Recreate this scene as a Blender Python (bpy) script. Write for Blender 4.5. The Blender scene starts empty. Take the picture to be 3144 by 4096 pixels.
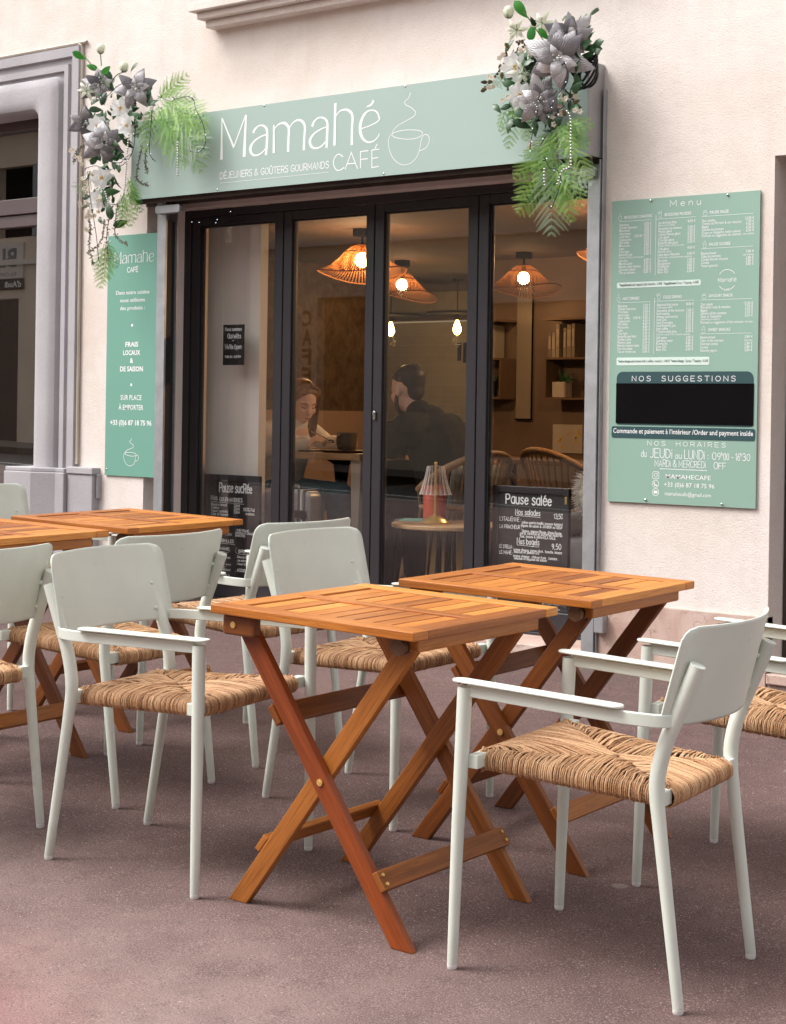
import bpy, bmesh, math, random, unicodedata
from mathutils import Vector, Matrix, noise
R = math.radians
V = Vector
sc = bpy.context.scene
COL = sc.collection
random.seed(7)

# ------------------------------------------------------------ camera, world, sun, exposure
def make_camera():
    yaw, pit, rol = -0.67186, 0.00165, 0.0154
    X = V((math.cos(yaw), -math.sin(yaw), 0)); Z = V((math.sin(yaw), math.cos(yaw), 0)); Y = V((0, 0, -1))
    c, s = math.cos(pit), math.sin(pit)
    Y, Z = Y * c - Z * s, Y * s + Z * c
    c, s = math.cos(rol), math.sin(rol)
    X, Y = X * c - Y * s, X * s + Y * c
    cd = bpy.data.cameras.new('camera')
    cd.sensor_fit = 'HORIZONTAL'; cd.sensor_width = 36
    cd.lens = 36 * 6774.62 / 3144
    cd.shift_x = -0.00784; cd.shift_y = -0.1236
    cd.clip_start = 0.1; cd.clip_end = 2000
    o = bpy.data.objects.new('camera', cd); COL.objects.link(o)
    m = Matrix.Identity(4)
    for i in range(3):
        m[i][0] = X[i]; m[i][1] = -Y[i]; m[i][2] = -Z[i]
    m.translation = V((5.0, -6.4505, 1.1765))
    o.matrix_world = m
    sc.camera = o
make_camera()

SUN_DIR = V((-0.55, -0.5, 0.95)).normalized()
world = bpy.data.worlds.new('World'); sc.world = world; world.use_nodes = True
nt = world.node_tree; nt.nodes.clear()
sky = nt.nodes.new('ShaderNodeTexSky'); sky.sky_type = 'NISHITA'; sky.sun_disc = False
sky.sun_elevation = math.asin(SUN_DIR.z); sky.sun_rotation = math.atan2(SUN_DIR.x, SUN_DIR.y)
sky.air_density = 1.0; sky.dust_density = 4.0; sky.ozone_density = 1.0
hs = nt.nodes.new('ShaderNodeHueSaturation'); hs.inputs['Saturation'].default_value = 0.12
bg = nt.nodes.new('ShaderNodeBackground'); bg.inputs['Strength'].default_value = 0.145
wo = nt.nodes.new('ShaderNodeOutputWorld')
nt.links.new(sky.outputs[0], hs.inputs['Color']); nt.links.new(hs.outputs[0], bg.inputs[0]); nt.links.new(bg.outputs[0], wo.inputs[0])
sl = bpy.data.lights.new('sun', 'SUN'); sl.energy = 1.2; sl.angle = R(26); sl.color = (1.0, 0.965, 0.92)
so = bpy.data.objects.new('sun', sl); COL.objects.link(so)
so.rotation_euler = (-SUN_DIR).to_track_quat('-Z', 'Y').to_euler()
sc.view_settings.view_transform = 'Standard'; sc.view_settings.look = 'None'
sc.view_settings.exposure = 1.13; sc.view_settings.gamma = 1.0

# ------------------------------------------------------------ object helpers
ORG = {}
def tag(o, label=None, cat=None, group=None, kind=None):
    for k, v in (('label', label), ('category', cat), ('group', group), ('kind', kind)):
        if v: o[k] = v
    return o
def thing(name, label, cat, loc=(0, 0, 0), group=None):
    o = bpy.data.objects.new(name, None); COL.objects.link(o)
    o.empty_display_size = 0.1; o.location = loc; ORG[o.name] = V(loc)
    return tag(o, label, cat, group)
def copy_tree(o, parent=None):
    c = o.copy(); COL.objects.link(c); c.parent = parent
    if parent: c.matrix_parent_inverse = Matrix.Identity(4)
    for ch in list(o.children): copy_tree(ch, c)
    return c
GX, GY = -0.02464, 0.00948
def gz(x, y): return GX * (x - 2.1) + GY * (y + 2.98)
def place(o, x, y, th, s=1.0):
    n = V((-GX, -GY, 1)).normalized()
    f = V((math.cos(th), math.sin(th), 0)); f = (f - n * f.dot(n)).normalized(); l = n.cross(f)
    m = Matrix.Identity(4)
    for i in range(3): m[i][0] = f[i] * s; m[i][1] = l[i] * s; m[i][2] = n[i] * s
    m.translation = V((x, y, gz(x, y)))
    o.matrix_world = m
def crom(pts, n=6):
    # Catmull-Rom through points of any dimension
    P = [tuple(p) for p in pts]; out = []
    if len(P) < 3: return P
    for i in range(len(P) - 1):
        a = P[max(i - 1, 0)]; b = P[i]; c = P[i + 1]; d = P[min(i + 2, len(P) - 1)]
        for k in range(n):
            t = k / n
            out.append(tuple(0.5 * (2 * b[j] + (c[j] - a[j]) * t + (2 * a[j] - 5 * b[j] + 4 * c[j] - d[j]) * t * t + (3 * b[j] - a[j] - 3 * c[j] + d[j]) * t ** 3) for j in range(len(b))))
    out.append(P[-1]); return out

class MB:
    def __init__(s): s.v = []; s.f = []; s.uv = []; s.r = []
    def add(s, vs, fs, uvs=None, r=None):
        b = len(s.v); r = random.random() if r is None else r
        s.v += [V(v) for v in vs]; s.r += [r] * len(vs)
        for i, f in enumerate(fs):
            s.f.append([b + k for k in f])
            s.uv.append(uvs[i] if uvs else [(vs[k][0], vs[k][2]) for k in f])
        return s
    def box(s, c, d, m=None, ax=0, r=None):
        """box of size d centred at c; m an optional 3x3 rotation; ax the grain axis"""
        c = V(c); h = [x / 2 for x in d]
        L = [V((sx * h[0], sy * h[1], sz * h[2])) for sx in (-1, 1) for sy in (-1, 1) for sz in (-1, 1)]
        fs = [(0, 1, 3, 2), (4, 6, 7, 5), (0, 4, 5, 1), (2, 3, 7, 6), (0, 2, 6, 4), (1, 5, 7, 3)]
        uvs = []
        off = random.random() * 5
        for f in fs:
            n = (L[f[1]] - L[f[0]]).cross(L[f[2]] - L[f[0]]); k = max(range(3), key=lambda i: abs(n[i]))
            oth = [i for i in range(3) if i != k]
            a = ax if ax in oth else oth[0]; b = [i for i in oth if i != a][0]
            uvs.append([(L[j][a] + off, L[j][b] + k * .37 + off) for j in f])
        vs = [(m @ v if m else v) + c for v in L]
        return s.add(vs, fs, uvs, r)
    def b2(s, x0, x1, y0, y1, z0, z1, ax=0, r=None):
        return s.box(((x0 + x1) / 2, (y0 + y1) / 2, (z0 + z1) / 2), (abs(x1 - x0), abs(y1 - y0), abs(z1 - z0)), None, ax, r)
    def tube(s, path, rad, n=8, cap=True, flat=None, r=None):
        P = [V(p) for p in path]
        if not isinstance(rad, (list, tuple)): rad = [rad] * len(P)
        T = []
        for i in range(len(P)):
            t = P[min(i + 1, len(P) - 1)] - P[max(i - 1, 0)]
            T.append(t.normalized() if t.length > 1e-9 else V((0, 0, 1)))
        u = T[0].orthogonal().normalized()
        if flat is not None:
            fv = V(flat); u = (fv - T[0] * fv.dot(T[0])).normalized()
        vs = []; uvs = []; ln = 0
        for i, p in enumerate(P):
            u = (u - T[i] * u.dot(T[i]))
            u = u.normalized() if u.length > 1e-6 else T[i].orthogonal().normalized()
            w = T[i].cross(u)
            ru, rw = rad[i] if isinstance(rad[i], (list, tuple)) else (rad[i], rad[i])
            for k in range(n):
                a = 2 * math.pi * k / n
                vs.append(p + u * (ru * math.cos(a)) + w * (rw * math.sin(a)))
        fs = []
        for i in range(len(P) - 1):
            l2 = ln + (P[i + 1] - P[i]).length
            for k in range(n):
                k2 = (k + 1) % n
                fs.append((i * n + k, i * n + k2, (i + 1) * n + k2, (i + 1) * n + k))
                uvs.append([(ln, k / n * .1), (ln, (k + 1) / n * .1), (l2, (k + 1) / n * .1), (l2, k / n * .1)])
            ln = l2
        if cap:
            fs.append(tuple(reversed(range(n)))); uvs.append([(0, 0)] * n)
            fs.append(tuple((len(P) - 1) * n + k for k in range(n))); uvs.append([(0, 0)] * n)
        return s.add(vs, fs, uvs, r)
    def lathe(s, prof, n=24, c=(0, 0, 0), r=None, wob=None):
        c = V(c); vs = []; fs = []
        for i, (rr, z) in enumerate(prof):
            for k in range(n):
                a = 2 * math.pi * k / n
                q = wob(a, i, rr) if wob else 1.0
                vs.append(c + V((rr * q * math.cos(a), rr * q * math.sin(a), z)))
        for i in range(len(prof) - 1):
            for k in range(n):
                k2 = (k + 1) % n
                fs.append((i * n + k, i * n + k2, (i + 1) * n + k2, (i + 1) * n + k))
        if prof[0][0] > 1e-5: fs.append(tuple(reversed(range(n))))
        if prof[-1][0] > 1e-5: fs.append(tuple((len(prof) - 1) * n + k for k in range(n)))
        return s.add(vs, fs, None, r)
    def sphere(s, c, rad, n=8, m=6, r=None):
        c = V(c); rx, ry, rz = rad if isinstance(rad, (list, tuple)) else (rad, rad, rad)
        vs = [c + V((0, 0, -rz))]; fs = []
        for i in range(1, m):
            a = -math.pi / 2 + math.pi * i / m
            for k in range(n):
                b = 2 * math.pi * k / n
                vs.append(c + V((rx * math.cos(a) * math.cos(b), ry * math.cos(a) * math.sin(b), rz * math.sin(a))))
        vs.append(c + V((0, 0, rz))); top = len(vs) - 1
        for k in range(n):
            k2 = (k + 1) % n
            fs.append((0, 1 + k2, 1 + k)); fs.append((top, top - n + k, top - n + k2))
            for i in range(m - 2):
                fs.append((1 + i * n + k, 1 + i * n + k2, 1 + (i + 1) * n + k2, 1 + (i + 1) * n + k))
        return s.add(vs, fs, None, r)
    def prism(s, poly, a, b, u=V((1, 0, 0)), v=V((0, 0, 1)), o=V((0, 0, 0)), r=None, ax=None):
        """polygon poly in the plane (u,v) at origin o, extruded from a to b along u x v"""
        w = V(u).cross(V(v)); n = len(poly); off = random.random() * 5
        vs = [V(o) + V(u) * p[0] + V(v) * p[1] + w * a for p in poly] + [V(o) + V(u) * p[0] + V(v) * p[1] + w * b for p in poly]
        fs = [tuple(reversed(range(n))), tuple(range(n, 2 * n))]
        ax = V(ax) if ax else V((1, 0)); ay = V((-ax[1], ax[0]))
        q = [((V(p).dot(ax)) + off, V(p).dot(ay) + off) for p in poly]
        uvs = [[q[k] for k in reversed(range(n))], q[:]]
        for k in range(n):
            k2 = (k + 1) % n
            fs.append((k, k2, n + k2, n + k)); uvs.append([q[k], q[k2], (q[k2][0], q[k2][1] + b - a), (q[k][0], q[k][1] + b - a)])
        return s.add(vs, fs, uvs, r)
    def ribbon(s, pts, w, y, cap=True, r=None):
        """flat stroke of (x,z[,w]) points in the plane y, facing -y"""
        P = [V((p[0], p[1])) for p in pts]; W = [p[2] if len(p) > 2 else w for p in pts]
        if len(P) < 2: return s
        if cap:
            d = (P[0] - P[1]); P[0] = P[0] + (d.normalized() * W[0] * .4 if d.length > 0 else d)
            d = (P[-1] - P[-2]); P[-1] = P[-1] + (d.normalized() * W[-1] * .4 if d.length > 0 else d)
        vs = []; n = len(P)
        for i in range(n):
            d1 = (P[i] - P[i - 1]) if i > 0 else (P[1] - P[0]); d2 = (P[i + 1] - P[i]) if i < n - 1 else d1
            if d1.length < 1e-9: d1 = d2
            if d2.length < 1e-9: d2 = d1
            d1 = d1.normalized(); d2 = d2.normalized()
            t = d1 + d2
            t = t.normalized() if t.length > .2 else d1
            nn = V((-t[1], t[0])); k = max(.5, abs(nn.dot(V((-d1[1], d1[0])))))
            h = W[i] / 2 / k
            a = P[i] + nn * h; b = P[i] - nn * h
            vs.append((a[0], y, a[1])); vs.append((b[0], y, b[1]))
        fs = [(2 * i, 2 * i + 1, 2 * i + 3, 2 * i + 2) for i in range(n - 1)]
        return s.add(vs, fs, None, r)
    def mesh(s, name, org=V((0, 0, 0)), smooth=None):
        me = bpy.data.meshes.new(name)
        me.from_pydata([v - org for v in s.v], [], s.f)
        uvl = me.uv_layers.new(name='UVMap')
        flat = [c for uv in s.uv for p in uv for c in p]
        if len(flat) == 2 * len(uvl.data): uvl.data.foreach_set('uv', flat)
        at = me.attributes.new('rnd', 'FLOAT', 'POINT'); at.data.foreach_set('value', s.r)
        if smooth is not None:
            me.polygons.foreach_set('use_smooth', [True] * len(me.polygons))
            if smooth < 179: me.set_sharp_from_angle(angle=R(smooth))
        me.update(); return me
    def build(s, name, mat, parent=None, smooth=None, bevel=0, seg=2):
        org = ORG[parent.name] if parent else V((0, 0, 0))
        me = s.mesh(name, org, smooth)
        o = bpy.data.objects.new(name, me); COL.objects.link(o)
        if mat: me.materials.append(mat)
        if parent: o.parent = parent
        ORG[o.name] = org
        if bevel:
            b = o.modifiers.new('bevel', 'BEVEL'); b.width = bevel; b.segments = seg; b.limit_method = 'ANGLE'; b.angle_limit = R(40)
        return o

# ------------------------------------------------------------ materials
def lin(h):
    c = [int(h[i:i + 2], 16) / 255 for i in (0, 2, 4)]
    return tuple(x / 12.92 if x < .04045 else ((x + .055) / 1.055) ** 2.4 for x in c)
class NT:
    def __init__(s, name):
        s.m = bpy.data.materials.new(name); s.m.use_nodes = True; s.t = s.m.node_tree
        s.b = s.t.nodes['Principled BSDF']; s.o = s.t.nodes['Material Output']
    def n(s, typ, **k):
        nd = s.t.nodes.new(typ)
        for a, v in k.items(): setattr(nd, a, v)
        return nd
    def l(s, a, b): s.t.links.new(a, b)
    def coord(s, which='Object', scale=None):
        tc = s.n('ShaderNodeTexCoord'); o = tc.outputs[which]
        if scale:
            mp = s.n('ShaderNodeMapping'); mp.inputs['Scale'].default_value = scale; s.l(o, mp.inputs[0]); o = mp.outputs[0]
        return o
    def noise(s, co, scale, detail=4, rough=.55, dist=0):
        nd = s.n('ShaderNodeTexNoise'); nd.inputs['Scale'].default_value = scale; nd.inputs['Detail'].default_value = detail
        nd.inputs['Roughness'].default_value = rough; nd.inputs['Distortion'].default_value = dist
        if co: s.l(co, nd.inputs['Vector'])
        return nd.outputs['Fac']
    def ramp(s, fac, stops):
        nd = s.n('ShaderNodeValToRGB'); cr = nd.color_ramp
        while len(cr.elements) < len(stops): cr.elements.new(.5)
        for e, (p, c) in zip(cr.elements, stops):
            e.position = p; e.color = (c[0], c[1], c[2], 1) if not isinstance(c, (int, float)) else (c, c, c, 1)
        s.l(fac, nd.inputs[0]); return nd.outputs[0]
    def mix(s, fac, a, b, typ='MIX'):
        nd = s.n('ShaderNodeMix', data_type='RGBA', blend_type=typ)
        for i, x in ((0, fac), (6, a), (7, b)):
            if hasattr(x, 'is_linked'): s.l(x, nd.inputs[i])
            elif isinstance(x, (int, float)): nd.inputs[i].default_value = x
            else: nd.inputs[i].default_value = (x[0], x[1], x[2], 1)
        return nd.outputs[2]
    def math(s, op, a, b=0.0):
        nd = s.n('ShaderNodeMath', operation=op)
        for i, x in ((0, a), (1, b)):
            if hasattr(x, 'is_linked'): s.l(x, nd.inputs[i])
            else: nd.inputs[i].default_value = x
        return nd.outputs[0]
    def bump(s, h, strength=.3, dist=.01, prev=None):
        nd = s.n('ShaderNodeBump'); nd.inputs['Strength'].default_value = strength; nd.inputs['Distance'].default_value = dist
        s.l(h, nd.inputs['Height'])
        if prev: s.l(prev, nd.inputs['Normal'])
        return nd.outputs[0]
    def set(s, **k):
        for a, v in k.items():
            i = s.b.inputs[a.replace('_', ' ')]
            if hasattr(v, 'is_linked'): s.l(v, i)
            elif isinstance(v, (tuple, list)) and len(v) == 3: i.default_value = (v[0], v[1], v[2], 1)
            else: i.default_value = v
        return s
def sc3(c, k): return tuple(min(1, x * k) for x in c)
def surf(name, base, rough=.55, var=.1, scale=6, bump=0, bscale=150, metal=0, spec=.5, dist=.004, fine=0, co='Object'):
    t = NT(name); c = t.coord(co)
    n1 = t.noise(c, scale, 6)
    col = t.ramp(n1, [(.25, sc3(base, 1 - var)), (.75, sc3(base, 1 + var))])
    if fine:
        n3 = t.noise(c, bscale * 1.7, 2)
        col = t.mix(fine, col, t.ramp(n3, [(.35, sc3(base, .55)), (.65, sc3(base, 1.35))]))
    t.set(Base_Color=col, Roughness=rough, Metallic=metal, Specular_IOR_Level=spec)
    if bump:
        t.set(Normal=t.bump(t.noise(c, bscale, 4, .6), bump, dist))
    return t.m
def emit(name, col, strength):
    t = NT(name); t.set(Base_Color=(0, 0, 0), Emission_Color=col, Emission_Strength=strength, Roughness=.5); return t.m
def glass_mat(name, tint=(.93, .95, .95), ior=1.5, gain=1.0):
    t = NT(name); t.t.nodes.remove(t.b)
    tr = t.n('ShaderNodeBsdfTransparent'); tr.inputs[0].default_value = (*tint, 1)
    gl = t.n('ShaderNodeBsdfGlossy'); gl.inputs['Roughness'].default_value = 0.0
    lw = t.n('ShaderNodeLayerWeight'); lw.inputs[0].default_value = .5
    fr = t.math('ADD', t.math('MULTIPLY', t.math('POWER', lw.outputs['Facing'], 5.0), .96), .042)
    mx = t.n('ShaderNodeMixShader')
    t.l(t.math('MULTIPLY', fr, gain), mx.inputs[0]); t.l(tr.outputs[0], mx.inputs[1]); t.l(gl.outputs[0], mx.inputs[2]); t.l(mx.outputs[0], t.o.inputs[0])
    return t.m

def plaster_mat():
    t = NT('plaster'); c = t.coord('Object')
    big = t.noise(c, .9, 5, .6); mid = t.noise(c, 7, 5, .6); fine = t.noise(c, 130, 3, .6)
    col = t.ramp(big, [(.3, (.66, .565, .50)), (.55, (.745, .675, .63)), (.8, (.78, .715, .68))])
    col = t.mix(t.ramp(mid, [(.45, 0), (.8, .3)]), col, (.55, .46, .40))
    stv = t.noise(t.coord('Object', (5, 5, .35)), 1.5, 5, .6); col = t.mix(t.ramp(stv, [(.52, 0), (.8, .3)]), col, (.56, .47, .41))
    pits = t.ramp(fine, [(.3, 1), (.42, 0)])
    col = t.mix(t.math('MULTIPLY', pits, .5), col, (.42, .33, .27))
    n = t.bump(t.noise(c, 125, 5, .7), .55, .006); n = t.bump(t.noise(c, 22, 4), .22, .008, n)
    t.set(Base_Color=col, Roughness=.9, Specular_IOR_Level=.2, Normal=n); return t.m
def pavement_mat():
    t = NT('asphalt'); c = t.coord('Object')
    big = t.noise(c, .55, 6, .62, .4); mid = t.noise(c, 4.5, 6, .6); fine = t.noise(c, 260, 2, .5); sp = t.noise(c, 170, 1, .5)
    col = t.ramp(big, [(.3, (.066, .037, .035)), (.5, (.100, .057, .053)), (.72, (.146, .088, .081))])
    # dusty worn strip towards the street, brighter open light partly painted into its colour
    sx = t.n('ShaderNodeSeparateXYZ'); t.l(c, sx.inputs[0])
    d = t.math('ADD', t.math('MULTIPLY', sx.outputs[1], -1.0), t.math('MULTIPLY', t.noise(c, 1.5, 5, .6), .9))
    mr = t.n('ShaderNodeMapRange'); mr.inputs[1].default_value = 3.6; mr.inputs[2].default_value = 4.75; t.l(d, mr.inputs[0]); dust_light = mr.outputs[0]
    dv = t.n('ShaderNodeVectorMath', operation='DISTANCE'); t.l(c, dv.inputs[0]); dv.inputs[1].default_value = (2.05, -4.62, 0)
    rd = t.math('ADD', dv.outputs['Value'], t.math('MULTIPLY', t.noise(c, 3.0, 5, .6), .5))
    mr2 = t.n('ShaderNodeMapRange'); mr2.inputs[1].default_value = .95; mr2.inputs[2].default_value = .55; t.l(rd, mr2.inputs[0]); red = mr2.outputs[0]
    col = t.mix(t.math('MULTIPLY', dust_light, .58), col, t.ramp(mid, [(.2, (.33, .235, .215)), (.8, (.40, .295, .27))]))
    col = t.mix(t.math('MULTIPLY', red, .65), col, (.235, .085, .085))
    col = t.mix(t.ramp(mid, [(.36, .25), (.56, 0)]), col, (.055, .036, .034))
    col = t.mix(t.ramp(fine, [(.55, 0), (.68, .55)]), col, (.36, .27, .25))
    m2 = t.noise(c, 13, 6, .7); col = t.mix(t.ramp(m2, [(.5, 0), (.72, .2)]), col, (.20, .135, .125)); col = t.mix(t.ramp(m2, [(.3, .25), (.46, 0)]), col, (.045, .028, .027))
    col = t.mix(t.ramp(fine, [(.32, .6), (.44, 0)]), col, (.035, .023, .023))
    col = t.mix(t.ramp(sp, [(.735, 0), (.76, .8)]), col, (.50, .43, .38))
    g0 = t.math('ADD', t.math('MULTIPLY', sx.outputs[1], -1.0), t.math('MULTIPLY', t.noise(c, 5, 5, .65), .6))      # grit and dirt gathered along the wall
    mr3 = t.n('ShaderNodeMapRange'); mr3.inputs[1].default_value = .62; mr3.inputs[2].default_value = .25; t.l(g0, mr3.inputs[0])
    col = t.mix(t.math('MULTIPLY', mr3.outputs[0], .65), col, t.ramp(fine, [(.4, (.04, .028, .025)), (.62, (.19, .145, .125))]))
    vo = t.n('ShaderNodeTexVoronoi'); vo.inputs['Scale'].default_value = 1.7; t.l(t.mix(.012, c, c), vo.inputs['Vector'])
    gum = t.math('ADD', vo.outputs['Distance'], t.math('MULTIPLY', t.noise(c, 40, 3), .03))
    col = t.mix(t.ramp(gum, [(.048, .55), (.056, 0)]), col, (.26, .21, .19))
    n = t.bump(t.noise(c, 230, 3, .6), .6, .004)
    t.set(Base_Color=col, Roughness=.88, Specular_IOR_Level=.25, Normal=n); return t.m
def marble_mat(name='marble', k=1.0):
    t = NT(name); c = t.coord('Object')
    w = t.noise(c, 5, 8, .65, 1.2)
    col = t.ramp(w, [(.25, sc3((.38, .24, .19), k)), (.5, sc3((.50, .355, .30), k)), (.75, sc3((.58, .45, .39), k))])
    vo = t.n('ShaderNodeTexVoronoi', feature='DISTANCE_TO_EDGE'); vo.inputs['Scale'].default_value = 9
    nw = t.n('ShaderNodeTexNoise'); nw.inputs['Scale'].default_value = 6; nw.inputs['Detail'].default_value = 5
    t.l(c, nw.inputs['Vector']); mxv = t.mix(.35, c, nw.outputs['Color']); t.l(mxv, vo.inputs['Vector'])
    vein = t.math('MULTIPLY', t.ramp(vo.outputs['Distance'], [(.0, 1), (.045, 0)]), t.ramp(t.noise(c, 11, 3), [(.5, 0), (.62, 1)]))
    col = t.mix(t.math('MULTIPLY', vein, .75), col, sc3((.24, .15, .11), k))
    t.set(Base_Color=col, Roughness=.55, Normal=t.bump(t.noise(c, 90, 4), .25, .003)); return t.m
def wood_mat(name, dark, midc, light, sat=1.0, rough=.42):
    t = NT(name)
    at = t.n('ShaderNodeAttribute', attribute_name='rnd'); rnd = at.outputs['Fac']
    uv = t.n('ShaderNodeUVMap', uv_map='UVMap')
    ad = t.n('ShaderNodeVectorMath', operation='ADD'); cb = t.n('ShaderNodeCombineXYZ')
    t.l(t.math('MULTIPLY', rnd, 17.0), cb.inputs[0]); t.l(t.math('MULTIPLY', rnd, 9.0), cb.inputs[1]); t.l(uv.outputs[0], ad.inputs[0]); t.l(cb.outputs[0], ad.inputs[1])
    def st(x, y):
        mp = t.n('ShaderNodeMapping'); mp.inputs['Scale'].default_value = (x, y, 1); t.l(ad.outputs[0], mp.inputs[0]); return mp.outputs[0]
    g1 = t.noise(st(2.2, 46), 1, 6, .6, .6); g2 = t.noise(st(9, 260), 1, 3, .6); g3 = t.noise(st(1.2, 7), 1, 3, .5)
    f = t.math('ADD', t.math('MULTIPLY', g1, .72), t.math('MULTIPLY', rnd, .54))
    f = t.math('ADD', f, t.math('MULTIPLY', g3, .25))
    col = t.ramp(f, [(.40, dark), (.72, midc), (1.0, light)])
    col = t.mix(t.ramp(g2, [(.48, 0), (.70, .5)]), col, sc3(dark, .75))
    kn = t.noise(st(7, 22), 1, 2)
    col = t.mix(t.ramp(kn, [(.74, 0), (.80, .75)]), col, sc3(dark, .45))
    n = t.bump(g2, .18, .002)
    t.set(Base_Color=col, Roughness=rough, Specular_IOR_Level=.45, Normal=n); return t.m
def raffia_mat():
    t = NT('raffia'); at = t.n('ShaderNodeAttribute', attribute_name='rnd'); c = t.coord('Object')
    f = t.math('ADD', t.math('MULTIPLY', at.outputs['Fac'], .5), t.math('MULTIPLY', t.noise(c, 240, 3), .6))
    col = t.ramp(f, [(.16, (.05, .018, .008)), (.36, (.34, .165, .075)), (.6, (.51, .295, .155)), (.95, (.66, .44, .26))])
    t.set(Base_Color=col, Roughness=.62, Specular_IOR_Level=.35, Normal=t.bump(t.noise(c, 420, 3), .5, .002)); return t.m
def stone_mat():
    t = NT('rough_stone'); c = t.coord('Object')
    w = t.noise(c, 9, 8, .65, .5)
    col = t.ramp(w, [(.3, (.075, .046, .028)), (.55, (.15, .10, .06)), (.75, (.21, .145, .095))])
    t.set(Base_Color=col, Roughness=.95, Normal=t.bump(t.noise(c, 26, 7, .65), .9, .03)); return t.m
def fur_noise(): pass

def leaf_mat(name, a, b, rough=.5, metal=0, sheen=0, vein=False):
    t = NT(name); at = t.n('ShaderNodeAttribute', attribute_name='rnd'); c = t.coord('Object')
    f = t.math('ADD', t.math('MULTIPLY', at.outputs['Fac'], .75), t.math('MULTIPLY', t.noise(c, 60, 3), .35))
    t.set(Base_Color=t.ramp(f, [(.2, a), (.9, b)]), Roughness=rough, Metallic=metal)
    if vein:      # side veins run obliquely from the midrib (u along the leaf, v across it)
        uv = t.n('ShaderNodeUVMap', uv_map='UVMap'); sp = t.n('ShaderNodeSeparateXYZ'); t.l(uv.outputs[0], sp.inputs[0])
        ph = t.math('ADD', t.math('MULTIPLY', sp.outputs[0], 44.0), t.math('MULTIPLY', t.math('ABSOLUTE', sp.outputs[1]), -22.0))
        h = t.math('ADD', t.math('MULTIPLY', t.math('SINE', ph), .5), t.math('MULTIPLY', t.noise(c, 70, 4, .6), 1.2))
        t.set(Normal=t.bump(h, .5, .003))
    return t.m

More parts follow.
